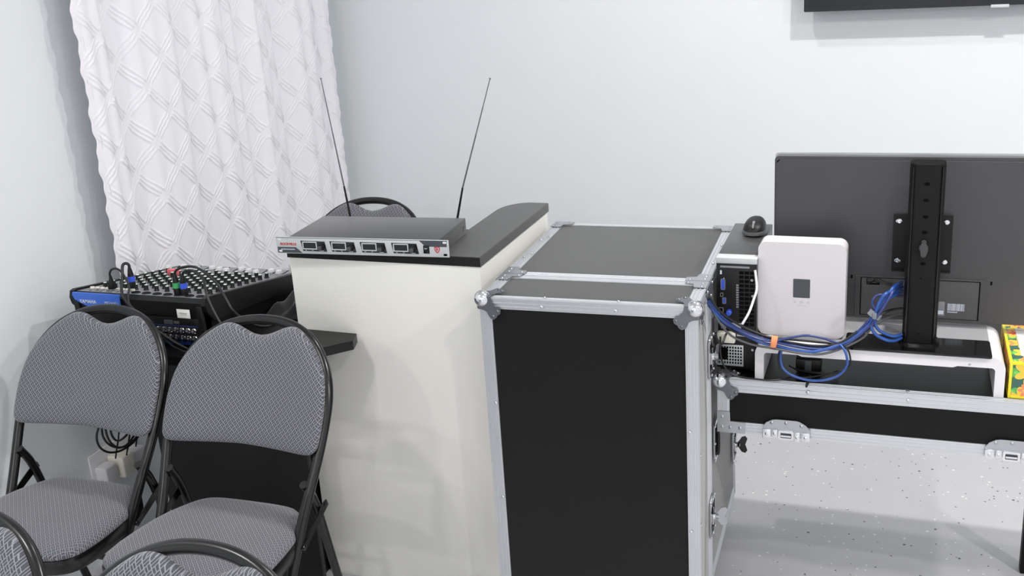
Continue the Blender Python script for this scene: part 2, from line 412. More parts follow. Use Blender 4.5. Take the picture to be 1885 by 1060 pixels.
# ------------------------------------------------------------------ wireless receiver
def receiver():
    r = thing('wireless_microphone_receiver', 'flat rack receiver with four displays and two raised antennas on the white counter', 'receiver', (-1.5348, 2.3187, .8895), .0518)
    W = .4826
    bm = B(); box(bm, .034, W-.028, .0045, .216, .001, .043, .0012)
    obj('chassis', bm, 'dark', r)
    bm = B(); box(bm, 0, W, 0, .0045, 0, .0445, .0008); fp = obj('front_panel', bm, 'silver', r, 'silver front panel')
    def deco(name, pts, m, h=.0006, par=fp, lab=None):
        b = B(); prism(b, pts, (0, .0002, 0), X, Z, -Y, h); return obj(name, b, m, par, lab)
    deco('lower_stripe', [(.003, .002), (.074, .002), (.056, .0175), (.003, .0175)], 'slate')
    deco('upper_stripe', [(.405, .0425), (.414, .034), (.422, .0275), (.4785, .0275), (.4785, .0425)], 'slate')
    deco('panel_edge', [(.001, .0425), (.4816, .0425), (.4816, .0438), (.001, .0438)], 'slate')
    for q in ((.006, .004), (.006, .035), (.468, .036), (.468, .004)):
        deco('rack_slot', [(q[0]+a, q[1]+b) for a, b in rrect(0, .010, 0, .0055, .0025, 3)], 'white' if q != (.468, .004) else 'hole', .0008)
    text('ROCKVILLE', .0092, 'red', fp, (.011, -.0008, .0228), shear=.2, name='maker_lettering', bold=.0002, label='red lettering')
    b = B(); rr = random.Random(3)
    x = .013
    while x < .050:
        wd = rr.uniform(.0015, .003); box(b, x, x+wd, -.0012, -.0004, .0105, .0128); x += wd+.0009
    obj('model_lettering', b, 'pale', fp)
    for i, x0 in enumerate((.0722, .1555, .2410, .3283)):
        b = B(); prism(b, [(x0, .0355), (x0+.069, .0345), (x0+.0735, .0075), (x0+.005, .0082)], (0, .0002, 0), X, Z, -Y, .0012)
        dm = obj('channel_module', b, 'gloss', r)
        b = B(); ringplate(b, rrect(x0+.005, x0+.0465, .0128, .0338, .0015, 3), rrect(x0+.0078, x0+.0437, .0155, .0311, .001, 3), (0, -.001, 0), X, Z, -Y, .0012); obj('display_bezel', b, 'silver', dm)
        b = B(); box(b, x0+.0075, x0+.044, -.0013, -.0009, .0152, .0314); obj('display', b, 'screen', dm)
        b = B(); lathe(b, (x0+.0585, -.001, .0195), -Y, [(.0088, 0), (.0085, .001), (.0068, .0015), (.0066, .011), (.0058, .0125), (0, .0125)], 20)
        kn = obj('volume_knob', b, 'blk', dm)
        b = B(); lathe(b, (x0+.0585, -.0134, .0195), -Y, [(.0060, 0), (.0045, .0006), (0, .0004)], 16); obj('knob_cap', b, 'grayp', kn)
        b = B(); box(b, x0+.053, x0+.0645, -.0017, -.0012, .0090, .0102); box(b, x0+.012, x0+.016, -.0017, -.0012, .0098, .0108); box(b, x0+.031, x0+.035, -.0017, -.0012, .0098, .0108); obj('module_lettering', b, 'pale', dm)
    b = B(); box(b, .4150, .4310, -.0018, .001, .0095, .0305, .0006); sw = obj('power_switch', b, 'blk', r)
    b = B(); box(b, .4165, .4295, -.004, -.0018, .011, .029, .001); box(b, .4195, .4265, -.0046, -.004, .0225, .0238, 0, 2, 1); obj('rocker', b, ['gloss', 'pale'], sw)
    sh = [(-.0072, .0075), (-.004, .0066), (0, .0085), (.004, .0066), (.0072, .0075), (.0070, -.001), (.0042, -.0062), (0, -.0098), (-.0042, -.0062), (-.0070, -.001)]
    b = B(); ringplate(b, [(.452+x*1.0, .0205+z*1.0) for x, z in sh], [(.452+x*.72, .0205+z*.72) for x, z in sh], (0, .0002, 0), X, Z, -Y, .0012); obj('shield_emblem', b, 'red', fp, 'red shield emblem')
    text('R', .0105, 'red', fp, (.4488, -.001, .0175), name='emblem_letter', bold=.0002)
    for zz in (.022,):
        b = B(); ringplate(b, rrect(.188, .202, .015, .031, .004, 4), rrect(.191, .199, .018, .028, .003, 4), (W-.028, 0, 0), Y, Z, X, .0012); obj('side_screw', b, 'zinc', r)
    for base, mid, tip in (((-1.436, 2.552, .915), (-1.446, 2.552, 1.015), (-1.479, 2.552, 1.312)), ((-1.123, 2.567, .915), (-1.097, 2.567, 1.014), (-.997, 2.567, 1.302))):
        base, mid, tip = map(Vector, (base, mid, tip))
        b = B(); cyl(b, base, mid, .0034, .0026, 12)
        cyl(b, base+Vector((0, -.018, 0)), base+Vector((0, .006, 0)), .006, n=12)
        a = obj('antenna', b, 'blk', r, world=True)
        b = B(); L = tip-mid
        for k in range(4): cyl(b, mid+L*(k/4), mid+L*((k+1)/4), .0022-.0003*k, n=8)
        lathe(b, tip, L, [(.0012, -.001), (.0028, .0), (.0028, .0018), (0, .0022)], 10)
        o = obj('antenna_mast', b, 'rodm', a, 'thin telescopic steel rod'); me = o.data
        me.transform(mw(r).inverted())
receiver()

# ------------------------------------------------------------------ folding chairs
def f_y(z):
    if z >= .54: return .1525*(z-.54)/.264
    return .578*(z-.54)
def chair(name):
    r = thing(name, '', 'chair')
    # backrest pad
    half = [(0, .540), (.10, .538), (.165, .538), (.195, .541), (.209, .551), (.2135, .57), (.2155, .61), (.213, .65), (.204, .69), (.186, .722), (.160, .750), (.132, .771), (.108, .7835), (.088, .7865), (.068, .783), (.045, .774), (.022, .766), (0, .763)]
    hp = catmull([(x, 0, z) for x, z in half], 4)
    out = [(p.x, p.z) for p in hp]; out += [(-x, z) for x, z in out[-2:0:-1]]
    n = len(out); cx, cz = 0, .655
    def bow(x): return .028*(1-(x/.215)**2)
    bm = B(); rings = []
    prof = [(.25, 1.0), (.45, 1.0), (.65, .98), (.8, .93), (.9, .82), (.96, .66), (.99, .45), (1.0, .2), (1.0, -.15), (.985, -.35), (.9, -.4), (.5, -.4)]
    for s_, h in prof:
        rg = []
        for x, z in out:
            px, pz = cx+(x-cx)*s_, cz+(z-cz)*s_
            yy = f_y(pz)+bow(px)-.022*h-.004
            if h > .9:
                for xc, k in ((-.030, 1), (.062, .8)):
                    c = xc+(.60-pz)*(-.25 if xc < 0 else .2)
                    yy -= .0025*k*math.exp(-((px-c)/.007)**2)*math.exp(-((pz-.585)/.035)**2)
            rg.append(bm.verts.new((px, yy, pz)))
        rings.append(rg)
    for a, b in zip(rings, rings[1:]):
        for i in range(n):
            j = (i+1) % n; bm.faces.new((a[i], a[j], b[j], b[i]))
    bm.faces.new(rings[0]); bm.faces.new(rings[-1])
    obj('backrest_pad', bm, 'fabA', r, smooth=60)
    # bent tube: front legs and loop in one
    R = .0122
    hb = [(.168, -LIFT+.013), (.176, .12), (.182, .25), (.192, .40), (.207, .52), (.213, .58), (.2145, .63), (.209, .668), (.196, .70), (.176, .728), (.150, .752), (.118, .770), (.080, .783), (.040, .790), (0, .792)]
    pts = [(x, f_y(z)+bow(x)*(1 if z > .54 else max(0, 1-(.54-z)/.08))+.014, z) for x, z in hb]
    pts = pts+[(-x, y, z) for x, y, z in pts[-2::-1]]
    obj('frame_tube', tube(B(), pts, R, 12, 4), 'frame', r, smooth=60)
    for s_ in (-1, 1):
        bm = B(); tube(bm, [(s_*.186, -.030, .478), (s_*.188, .006, .405), (s_*.188, .050, .22), (s_*.188, .130, -LIFT+.012)], .0108, 12, 4)
        obj('rear_leg', bm, 'frame', r, smooth=60)
        for px_, py_ in ((.168, f_y(-LIFT+.013)+.014), (.188, .130)):
            obj('foot_cap', cyl(B(), (s_*px_, py_, -LIFT), (s_*px_, py_, -LIFT+.03), .0155), 'blk', r)
        bm = B(); prism(bm, [(-.098, .352), (-.086, .340), (.036, .392), (.030, .408), (.018, .408)], (s_*.2005, 0, 0), Y, Z, X, .003*s_)
        rivet(bm, (s_*.2035, -.088, .350), (s_, 0, 0), .006, .004); rivet(bm, (s_*.2035, .024, .398), (s_, 0, 0), .006, .004)
        obj('hinge_strap', bm, 'frame', r)
    bm = B(); cyl(bm, (-.186, .085, .10), (.186, .085, .10), .008); obj('rear_crossbar', bm, 'frame', r)
    bm = B(); cyl(bm, (-.178, f_y(.16)+.014, .16), (.178, f_y(.16)+.014, .16), .008); obj('front_crossbar', bm, 'frame', r)
    # seat
    so = [(0, .035), (.09, .032), (.135, .015), (.165, -.03), (.188, -.09), (.199, -.16), (.202, -.23), (.193, -.285), (.160, -.315), (.10, -.328), (0, -.332)]
    hp = catmull([(x, y, 0) for x, y in so], 4)
    out = [(p.x, p.y) for p in hp]; out += [(-x, y) for x, y in out[-2:0:-1]]; n = len(out)
    def sz(y): return .376+(-y)*.05
    bm = B(); rings = []
    for s_, h in [(.3, .026), (.6, .0255), (.82, .024), (.92, .020), (.97, .014), (.995, .006), (.99, 0), (.9, 0)]:
        rings.append([bm.verts.new((x*s_, -.148+(y+.148)*s_, sz(-.148+(y+.148)*s_)-.012+h)) for x, y in out])
    for a, b in zip(rings, rings[1:]):
        for i in range(n): bm.faces.new((a[i], a[(i+1) % n], b[(i+1) % n], b[i]))
    bm.faces.new(rings[0]); bm.faces.new(rings[-1]); obj('seat_pad', bm, 'fabS', r, smooth=60)
    bm = B(); rings = []
    for s_, h in [(.96, -.012), (1.0, -.013), (1.008, -.018), (1.006, -.046), (.985, -.05), (.97, -.047), (.96, -.02)]:
        rings.append([bm.verts.new((x*s_, -.148+(y+.148)*s_, sz(y)+h)) for x, y in out])
    for a, b in zip(rings, rings[1:]+rings[:1]):
        for i in range(n): bm.faces.new((a[i], a[(i+1) % n], b[(i+1) % n], b[i]))
    bm.faces.new([bm.verts.new((x*.965, -.148+(y+.148)*.965, sz(y)-.03)) for x, y in out]); obj('seat_frame', bm, 'frame', r, smooth=60)
    return r
c2 = chair('folding_chair'); G = 'grey padded folding chairs'
c2.location = (-1.4447, 1.9081, 0); c2.rotation_euler = (0, 0, .0066); c2['group'] = G
c2['label'] = 'grey patterned folding chair beside the white counter, in front of the black desk'
dup(c2, (-1.9058, 1.9062, 0), -.0036, 'grey patterned folding chair nearest the left wall, cable coil seen under its backrest', G)
dup(c2, (-.972, .985, 0), .0, 'cropped folding chair at the bottom edge, its top rail over another chair\'s seat', G)
dup(c2, (-1.440, .985, 0), .0, 'cropped folding chair in the bottom left corner of the photo', G)
dup(c2, (-1.718, 3.05, 0), .0, 'folding chair behind the counter, only its top showing over the receiver', G)

# ------------------------------------------------------------------ black desk
DZ = .665
def desk():
    r = thing('desk', 'black desk carrying the audio mixer between the left wall and the white counter', 'desk', (0, 0, 0))
    pts = [(-2.135, 2.10), (-1.72, 2.105), (-1.60, 2.125), (-1.48, 2.17), (-1.392, 2.225), (-1.327, 2.295), (-1.342, 2.345), (-1.552, 2.352), (-1.552, 2.69), (-2.135, 2.69)]
    bm = B(); prism(bm, pts, (0, 0, DZ-.025), X, Y, Z, .025, bev=.001); obj('desk_top', bm, 'deskblk', r)
    bm = B(); box(bm, -1.96, -1.475, 2.235, 2.253, -LIFT, DZ-.025, .001); obj('modesty_panel', bm, 'deskblk', r)
    bm = B(); box(bm, -1.555, -1.54, 2.253, 2.66, -LIFT, DZ-.025, .001); obj('side_panel', bm, 'deskblk', r)
    bm = B(); box(bm, -1.96, -1.94, 2.253, 2.66, -LIFT, DZ-.025, .001); obj('side_panel', bm, 'deskblk', r)
desk()

# ------------------------------------------------------------------ mixing console
def mixer():
    r = thing('mixing_console', 'black and blue audio mixing console covered in knobs on the black desk', 'audio mixer', (-1.679, 2.178, DZ), 0)
    W, D = .44, .49                                        # x from -W to 0
    def zt(y): return .130-(y/D)*.080
    bm = B()
    prism(bm, [(.006, .0), (D-.02, .0), (D, .012), (D, zt(D)-.004), (.012, zt(.012)), (.0, .118)], (-W+.012, 0, .004), Y, Z, X, W-.024)
    obj('console_body', bm, 'blk', r, smooth=30)
    for s_, x0 in ((0, -W), (1, -.014)):
        bm = B(); prism(bm, [(-.004, .118), (.0, .100), (.012, .085), (.03, .066), (D-.03, .018), (D+.004, .022), (D+.006, zt(D)), (D-.01, zt(D)+.006), (.014, .138), (.002, .136)], (x0, 0, 0), Y, Z, X, .014, bev=.001)
        obj('side_rim', bm, 'blk', r, smooth=30)
    for s_ in (-W+.012, -.03): obj('rear_bumper', box(B(), s_, s_+.018, -.006, .03, 0, .115, .003), 'blk', r)
    bm = B(); prism(bm, [(-W+.012, .128), (-.27, .128), (-.27, .090), (-.35, .090), (-.385, .098), (-W+.02, .112)], (0, -.004, 0), X, Z, -Y, .002); bl = obj('blue_rear_panel', bm, 'blue', r, 'bright blue panel')
    bm = B(); prism(bm, [(-W+.014, .128), (-.27, .128), (-.27, .134), (-W+.014, .134)], (0, .0, 0), X, Z, -Y, .006); obj('blue_edge', bm, 'blue', bl)
    text('YAMAHA', .0135, 'pale', bl, (-.405, -.0064, .106), name='maker_lettering', bold=.0003)
    text('MG16XU', .0115, 'pale', bl, (-.322, -.0064, .106), name='model_lettering')
    bm = B(); box(bm, -.20, -.028, -.006, .001, .016, .080, .001); jp = obj('rear_jack_panel', bm, 'blk', r)
    bm = B(); box(bm, -.21, -.03, -.006, .0, .006, .0155); box(bm, -.20, -.03, -.0068, -.006, .058, .0605); obj('blue_stripe', bm, 'navy', r)
    for j, zz in enumerate((.048, .027)):
        for i in range(7 if j == 0 else 6):
            x = -.044-i*.0185
            bm = B(); lathe(bm, (x, -.006, zz), -Y, [(.0072, 0), (.0072, .003), (.0055, .004), (.0052, .010), (.003, .010), (.003, .004), (0, .004)], 14)
            obj('audio_jack', bm, 'chrome', r)
    bm = B(); box(bm, -.135, -.108, -.009, -.004, .062, .074, .001); box(bm, -.104, -.088, -.009, -.004, .064, .072, .001); obj('power_socket', bm, 'grayp', r)
    bm = B(); lathe(bm, (-.052, -.004, .069), -Y, [(.008, 0), (.007, .004), (0, .004)], 14); obj('rear_connector', bm, 'blk', r)
    bm = B(); box(bm, -.090, -.050, -.0075, -.0055, .082, .106, .0003); st = obj('paper_sticker', bm, 'sticker', r, 'white paper sticker with faint print')
    bm = B(); box(bm, -.083, -.058, -.0079, -.0075, .095, .0965); box(bm, -.080, -.060, -.0079, -.0075, .0915, .0925); obj('sticker_print', bm, 'midg', st)
    # top surface groups
    bm = B(); prism(bm, [(.012, zt(.012)+.0042), (D-.006, zt(D-.006)+.0042), (D-.006, zt(D-.006)+.0052), (.012, zt(.012)+.0052)], (-W+.016, 0, 0), Y, Z, X, W-.034); obj('control_surface', bm, 'midg', r)
    nrm = Vector((0, .080/D, 1)).normalized(); TH = -math.atan(.080/D)
    def kp(x, y): return Vector((x, y, zt(y)+.005))
    kb = B(); lathe(kb, (0, 0, 0), Z, [(.0072, 0), (.0068, .003), (.0058, .0042), (.0055, .0135), (.0052, .0145), (0, .0145)], 12)
    for f in kb.faces: f.material_index = 0
    lathe(kb, (0, 0, .0146), Z, [(.0048, 0), (.0040, .0012), (0, .0014)], 10, mi=1)
    kme = None; cnt = 0
    for c in range(11):
        for k in range(9):
            x = -.036-c*.0345; y = .072+k*.0335
            if kme is None:
                o = obj('control_knob', kb, ['blk', 'dotw'], r); kme = o.data
            else:
                o = bpy.data.objects.new('control_knob', kme); COL.objects.link(o); o.parent = r
            o.location = kp(x, y); o.rotation_euler = (TH, 0, 0)
    fb = None
    for c in range(12):
        x = -.030-c*.0345; y = .395+.016*math.sin(c*2.1); p = kp(x, y)
        if fb is None:
            b = B(); box(b, -.006, .006, -.010, .010, .004, .016, .002); box(b, -.002, .002, -.004, .004, 0, .005); o = obj('fader_cap', b, 'clearw', r); fb = o.data
        else:
            o = bpy.data.objects.new('fader_cap', fb); COL.objects.link(o); o.parent = r
        o.location = p; o.rotation_euler = (TH, 0, 0)
    b = B()
    for c in range(12): p = kp(-.030-c*.0345, .41); box(b, p.x-.001, p.x+.001, p.y-.05, p.y+.04, p.z-.001, p.z+.0004, xf=None)
    obj('fader_slots', b, 'hole', r, kind='stuff')
    for c in range(12):
        p = kp(-.036-c*.0345, .385 if c % 2 else .380)
        b = B(); box(b, p.x-.004+.012, p.x+.004+.012, p.y-.052, p.y-.046, p.z, p.z+.006, .001); obj('mute_button', b, 'pink', r, 'pink button')
    # XLR / jack row at the rear top
    for c in range(11):
        p = kp(-.036-c*.0345, .030)
        b = B(); lathe(b, p, nrm, [(.0125, 0), (.0125, .003), (.0100, .0035), (.0100, .0008), (0, .0008)], 18); obj('input_socket', b, 'blk' if c < 7 else 'zinc', r)
    for c in range(9):
        p = kp(-W+.03+c*.017, .055)
        b = B(); lathe(b, p, nrm, [(.0065, 0), (.0065, .004), (.0045, .005), (.003, .005), (.003, .001), (0, .001)], 12); obj('jack_nut', b, 'cream', r)
    b = B(); box(b, -.352, -.310, .30, .312, .085, .104, .002); obj('tape_label', b, 'pink', r, 'scrap of pink tape')
mixer()

# microphone cables on the mixer
def cable(name, pts, rad, m, label, group=None, n=10, cat='cable', rf=None):
    return tag(obj(name, tube(B(), pts, rad, n, 6, rf=rf), m, smooth=70), label, cat, group)
def xlr(root, p, m, ringm, h=.045):
    p = Vector(p)
    b = B(); lathe(b, p, Z, [(.0088, 0), (.0092, .004), (.0092, .018), (.009, .0185)], 16); obj('plug_shell', b, 'blk', root, world=True)
    b = B(); lathe(b, p+Z*.0185, Z, [(.0096, 0), (.0096, .014), (.0088, .0145)], 16); obj('colour_ring', b, ringm, root, world=True)
    b = B(); lathe(b, p+Z*.033, Z, [(.0086, 0), (.0078, .006), (.006, .016), (.0042, .024)], 16); obj('strain_relief', b, m, root, world=True)
def mic_cable(pts, rad, plug, ringm, label, grp='microphone cables on the mixer'):
    r = thing('microphone_cable', label, 'cable', plug, 0, grp)
    b = tube(B(), pts, rad, 10, 6); obj('cord', b, 'blkc', r, world=True, smooth=70)
    if ringm: xlr(r, plug, 'blk', ringm)
    return r
z0 = DZ
mic_cable([(-1.790, 2.213, .848), (-1.785, 2.213, .862), (-1.765, 2.215, .872), (-1.73, 2.215, .876), (-1.702, 2.215, .866), (-1.65, 2.195, .842), (-1.605, 2.165, .812), (-1.583, 2.16, .780), (-1.568, 2.19, .742), (-1.57, 2.25, .706), (-1.575, 2.32, .684), (-1.568, 2.38, .672)], .0034, (-1.790, 2.213, .797), 'green', 'black microphone cable with a green ring on its plug, arching to the right')
mic_cable([(-1.767, 2.213, .848), (-1.760, 2.213, .860), (-1.74, 2.212, .866), (-1.719, 2.21, .862), (-1.692, 2.20, .848), (-1.662, 2.165, .822), (-1.64, 2.15, .79), (-1.61, 2.14, .745), (-1.585, 2.14, .70), (-1.565, 2.17, .672)], .0034, (-1.767, 2.213, .797), 'xblue', 'black microphone cable with a blue ring on its plug, next to the green ring')
mic_cable([(-1.944, 2.225, .858), (-1.944, 2.225, .868), (-1.950, 2.222, .873), (-1.957, 2.216, .868), (-1.952, 2.202, .842), (-1.930, 2.165, .806), (-1.885, 2.145, .773), (-1.84, 2.138, .742), (-1.79, 2.132, .712), (-1.74, 2.128, .688), (-1.68, 2.125, .672), (-1.60, 2.15, .672)], .0040, (-1.944, 2.225, .803), 'xblue', 'black microphone cable with a dark plug and blue ring, looping over the blue panel')
r_ = mic_cable([(-2.003, 2.214, .826), (-2.003, 2.214, .845), (-1.990, 2.213, .858), (-1.970, 2.212, .858), (-1.95, 2.205, .846), (-1.925, 2.19, .82), (-1.905, 2.155, .79), (-1.86, 2.14, .748), (-1.805, 2.132, .712), (-1.75, 2.122, .682), (-1.68, 2.114, .673), (-1.60, 2.14, .675)], .0030, (-2.003, 2.214, .80), None, 'thin black lead with a small square plug at the blue end of the mixer')
obj('plug_body', box(B(), -2.012, -1.994, 2.206, 2.222, .800, .822, .002), 'blk', r_, world=True)
obj('strain_relief', lathe(B(), (-2.003, 2.214, .821), Z, [(.007, 0), (.005, .008), (.0035, .016)], 12), 'blk', r_, world=True)

# black cloth heap on the desk between mixer and counter
def cloth():
    bm = B(); n, m_ = 26, 26; vs = []
    for i in range(n):
        for j in range(m_):
            u, v = i/(n-1), j/(m_-1)
            e = min(u, 1-u, v, 1-v); h = .030*min(1, e*7)*(.75+.5*math.sin(u*9+v*4)*math.cos(v*7-u*3))
            vs.append(bm.verts.new((-1.665+u*.105+.006*math.sin(v*9), 2.40+v*.26+.006*math.sin(u*8), DZ+.003+max(h, 0))))
    for i in range(n-1):
        for j in range(m_-1): bm.faces.new((vs[i*m_+j], vs[(i+1)*m_+j], vs[(i+1)*m_+j+1], vs[i*m_+j+1]))
    tag(obj('folded_cloth', bm, 'cloth', smooth=70), 'crumpled black cloth on the desk between the mixer and the white counter', 'cloth')

cloth()

# ------------------------------------------------------------------ flight-case hardware
RAIL = [(0, 0), (0, .0022), (.0035, .0022), (.004, .0034), (.0065, .0034), (.007, .0022), (.0125, .0022), (.013, .0034), (.0155, .0034), (.016, .0022), (.0215, .0022), (.022, .0034), (.0245, .0034), (.025, .0022), (.0295, .0020), (.0300, 0)]
def strip(bm, O, A, Bv, N, L, w=.03):
    O, A, Bv, N = map(Vector, (O, A, Bv, N)); k = w/.03
    prism(bm, [(b*k, h) for b, h in RAIL], O, Bv, N, A, L)
def lobe_plate():
    """ball-corner flange outline around the corner, in the quadrant (+a,+b)."""
    return [(-.002, -.002), (.030, -.002), (.031, .006), (.034, .015), (.041, .021), (.050, .024), (.055, .031), (.053, .040), (.046, .044), (.043, .050), (.036, .055), (.028, .052), (.023, .044), (.020, .036), (.014, .032), (.006, .030), (-.002, .029)]
def ball_corner(parent, P, sx, sy, sz, k=1.0, r=.0205):
    """P: the corner; s*: direction into the case along each axis."""
    P = Vector(P); A = [X*sx, Y*sy, Z*sz]
    bm = B(); c = P+(A[0]+A[1]+A[2])*.0065
    lathe(bm, c, -(A[0]+A[1]+A[2]), [(r*math.sin(t), -r*math.cos(t)) for t in [PI*i/16 for i in range(17)]], 28)
    ball = obj('ball_corner', bm, 'chrome', parent, smooth=60)
    for i, j, l in ((0, 2, 1), (0, 1, 2), (1, 2, 0)):
        bm = B()
        prism(bm, [(a*k, b*k) for a, b in lobe_plate()], P-A[l]*.0034, A[i], A[j], -A[l], .0013)
        for a, b in ((.048, .033), (.036, .046)): rivet(bm, P+A[i]*a*k+A[j]*b*k-A[l]*.0046, -A[l], .0040, .003)
        obj('corner_flange', bm, 'flange', ball)
    return ball
def butterfly(parent, O, A, Bv, N, wing='zinc', wingang=.5, size=1.0):
    """recessed butterfly latch. A across the seam, Bv along the seam, N outward."""
    O, A, Bv, N = map(Vector, (O, A, Bv, N)); s = size
    bm = B(); ringplate(bm, [(a*s, b*s) for a, b in rrect(-.036, .036, -.055, .055, .020)], [(a*s, b*s) for a, b in rrect(-.027, .027, -.042, .042, .010)], O, A, Bv, N, .0045)
    ringplate(bm, [(a*s, b*s) for a, b in rrect(-.027, .027, -.042, .042, .010)], [(a*s, b*s) for a, b in rrect(-.024, .024, -.038, .038, .008)], O, A, Bv, N, .0015)
    for a, b in ((-.031, .046), (.031, .046), (-.031, -.046), (.031, -.046), (0, .049), (0, -.049)): rivet(bm, O+A*a*s+Bv*b*s+N*.0045, N)
    d = obj('latch_dish', bm, 'chrome', parent)
    bm = B(); prism(bm, [(a*s, b*s) for a, b in rrect(-.026, .026, -.041, .041, .009)], O+N*.0002, A, Bv, N, .0012); obj('latch_recess', bm, 'hole', d)
    bm = B(); prism(bm, [(a*s, b*s) for a, b in rrect(-.020, .020, -.016, .016, .004)], O+N*.002, A, Bv, N, .006)
    lathe(bm, O+N*.006, N, [(.010, 0), (.010, .006), (.006, .008), (.006, .014), (0, .014)], 16); obj('latch_mechanism', bm, 'chrome', d)
    wo = [(0, -.008), (.010, -.024), (.020, -.027), (.026, -.019), (.020, 0), (.026, .019), (.020, .027), (.010, .024), (0, .008)]
    ca, sa = math.cos(wingang), math.sin(wingang)
    WN = (N*ca+A*sa); WT = (-N*sa+A*ca)
    bm = B(); prism(bm, wo, O+N*.014, WN, Bv, WT, .0025)
    cyl(bm, O+N*.008, O+N*.018, .007, n=14)
    for b in (-.019, .019): lathe(bm, O+N*.014+WN*.0185+Bv*b+WT*.0025, WT, [(.0035, 0), (.0030, .0008), (0, .0008)], 12)
    obj('latch_wing', bm, wing, d)

# ------------------------------------------------------------------ road case
def road_case():
    w_, D, H, d1 = .521, .6634, .835, .1766
    r = thing('road_case', 'tall black road case with aluminium edges and chrome ball corners, right of the white counter', 'flight case', (-.931, 2.2222, 0), .0225)
    e = .004
    obj('front_cover', box(B(), e, w_-e, e, d1-.0015, e, H-e), 'caseblk', r)
    obj('case_body', box(B(), e, w_-e, d1+.0015, D-e, e, H-e), 'caseblk', r)
    t = .004
    def rail(specs, name='edge_rail'):
        bm = B()
        for s_ in specs: strip(bm, *s_)
        return obj(name, bm, 'alu', r)
    rw = .030
    # front cover, front face perimeter (each an angle over two faces)
    rail([((0, t, H-.0), X, -Z, -Y, w_, rw), ((0, 0, H-t), X, Y, Z, w_, rw*.75)])
    rail([((0, t, 0), X, Z, -Y, w_, rw), ((0, 0, t), X, Y, -Z, w_, rw*.75)])
    for x, s_ in ((0, 1), (w_, -1)):
        rail([((x, t, 0), Z, X*s_, -Y, H, rw), ((x+s_*t, 0, 0), Z, Y, -X*s_, H, rw*.75)])
        for ya, yb in ((0, d1), (d1, D)):
            rail([((x, ya, H-t), Y, X*s_, Z, yb-ya, rw), ((x+s_*t, ya, H), Y, -Z, -X*s_, yb-ya, rw)])
            rail([((x, ya, t), Y, X*s_, -Z, yb-ya, rw), ((x+s_*t, ya, 0), Y, Z, -X*s_, yb-ya, rw)])
        rail([((x, D-t, 0), Z, X*s_, Y, H, rw), ((x+s_*t, D, 0), Z, -Y, -X*s_, H, rw*.75)])
        # seam rails on the side
        rail([((x+s_*t, d1-.001, 0), Z, -Y, -X*s_, H, .030)], 'seam_rail'); rail([((x+s_*t, d1+.001, 0), Z, Y, -X*s_, H, .024)], 'seam_rail')
    rail([((0, D-t, H), X, -Z, Y, w_, rw), ((0, D, H-t), X, -Y, Z, w_, rw*.62)])
    rail([((0, D-t, 0), X, Z, Y, w_, rw)])
    rail([((0, d1-.001, H-t), X, -Y, Z, w_, .020)], 'seam_rail'); rail([((0, d1+.001, H-t), X, Y, Z, w_, .028)], 'seam_rail')
    # corners
    for x, sx in ((0, 1), (w_, -1)):
        for z, sz in ((H, -1), (0, 1)):
            if z == 0: continue
            ball_corner(r, (x, 0, z), sx, 1, sz)
    # flat corner braces on the top at seam and back
    for x, sx in ((0, 1), (w_, -1)):
        for y0, sy in ((d1-.001, -1), (d1+.001, 1), (D, -1)):
            bm = B(); O = Vector((x, y0, H+.0005))
            prism(bm, [(0, 0), (.058, 0), (.058, .024), (.034, .030), (.030, .052), (0, .052)] if sy == 1 or y0 == D else [(0, 0), (.055, 0), (.055, .018), (.034, .022), (.030, .044), (0, .044)], O, X*sx, Y*sy, Z, .0016)
            for a, b in ((.012, .036), (.012, .016), (.048, .012)): rivet(bm, O+X*sx*a+Y*sy*b+Z*.0014, Z, .0042)
            prism(bm, [(0, 0), (.045, 0), (.045, .026), (.026, .030), (.026, .05), (0, .05)], (x-sx*.0005, y0, H), Y*sy, -Z, -X*sx, .0016)
            for a, b in ((.012, .038), (.036, .013)): rivet(bm, Vector((x-sx*.002, y0, H))+Y*sy*a-Z*b, -X*sx, .0042)
            obj('corner_brace', bm, 'zinc', r)
    # rivets
    def rv(P, N): 
        bm = B(); rivet(bm, P, N, .0040, .0026); obj('rivet', bm, 'chrome', r)
    for fx in (.30, .64): rv((w_*fx, -.0005, H-.018), -Y); rv((w_*fx+.004, .014, H+.0), Z)
    for z in (.56, .30): rv((.024, 0, z), -Y)
    for z in (.525, .262): rv((w_-.022, 0, z), -Y)
    for z in (.46, .275, .10): rv((w_, .014, z), X)
    for fy in (.30, .62): rv((.012, d1+(D-d1)*fy, H), Z); rv((w_-.012, d1+(D-d1)*fy, H), Z); rv((.024, d1+(D-d1)*fy+.03, H), Z)
    # butterfly latches on the right side
    for z, an in ((.645, 1.4), (.205, .2)): butterfly(r, (w_+.0005, d1, z), Y, Z, X, 'zinc', an)
    butterfly(r, (w_+.0005, D-.045, .185), Y, Z, X, 'gloss', .15)
    for z in (.625, .205): butterfly(r, (-.0005, d1, z), Y, Z, -X, 'zinc', .3)
    for cx_ in (.07, w_-.07):
        for cy_ in (.08, D-.08):
            bm = B(); box(bm, cx_-.035, cx_+.035, cy_-.035, cy_+.035, -.004, .001); box(bm, cx_-.020, cx_+.020, cy_-.014, cy_+.014, -.045, -.004, .002)
            ca = obj('caster', bm, 'zinc', r)
            obj('wheel', cyl(B(), (cx_-.014, cy_+.010, -LIFT+.036), (cx_+.014, cy_+.010, -LIFT+.036), .036, n=28), 'blk', ca)
    # sprung handle dish
    bm = B(); O = Vector((w_+.0005, d1+.085, .385)); ringplate(bm, rrect(-.042, .042, -.055, .055, .016), rrect(-.033, .033, -.045, .045, .010), O, Y, Z, X, .004)
    for a in (-.037, .037):
        for b in (-.048, 0, .048): rivet(bm, O+Y*a+Z*b+X*.004, X)
    h = obj('handle_dish', bm, 'chrome', r)
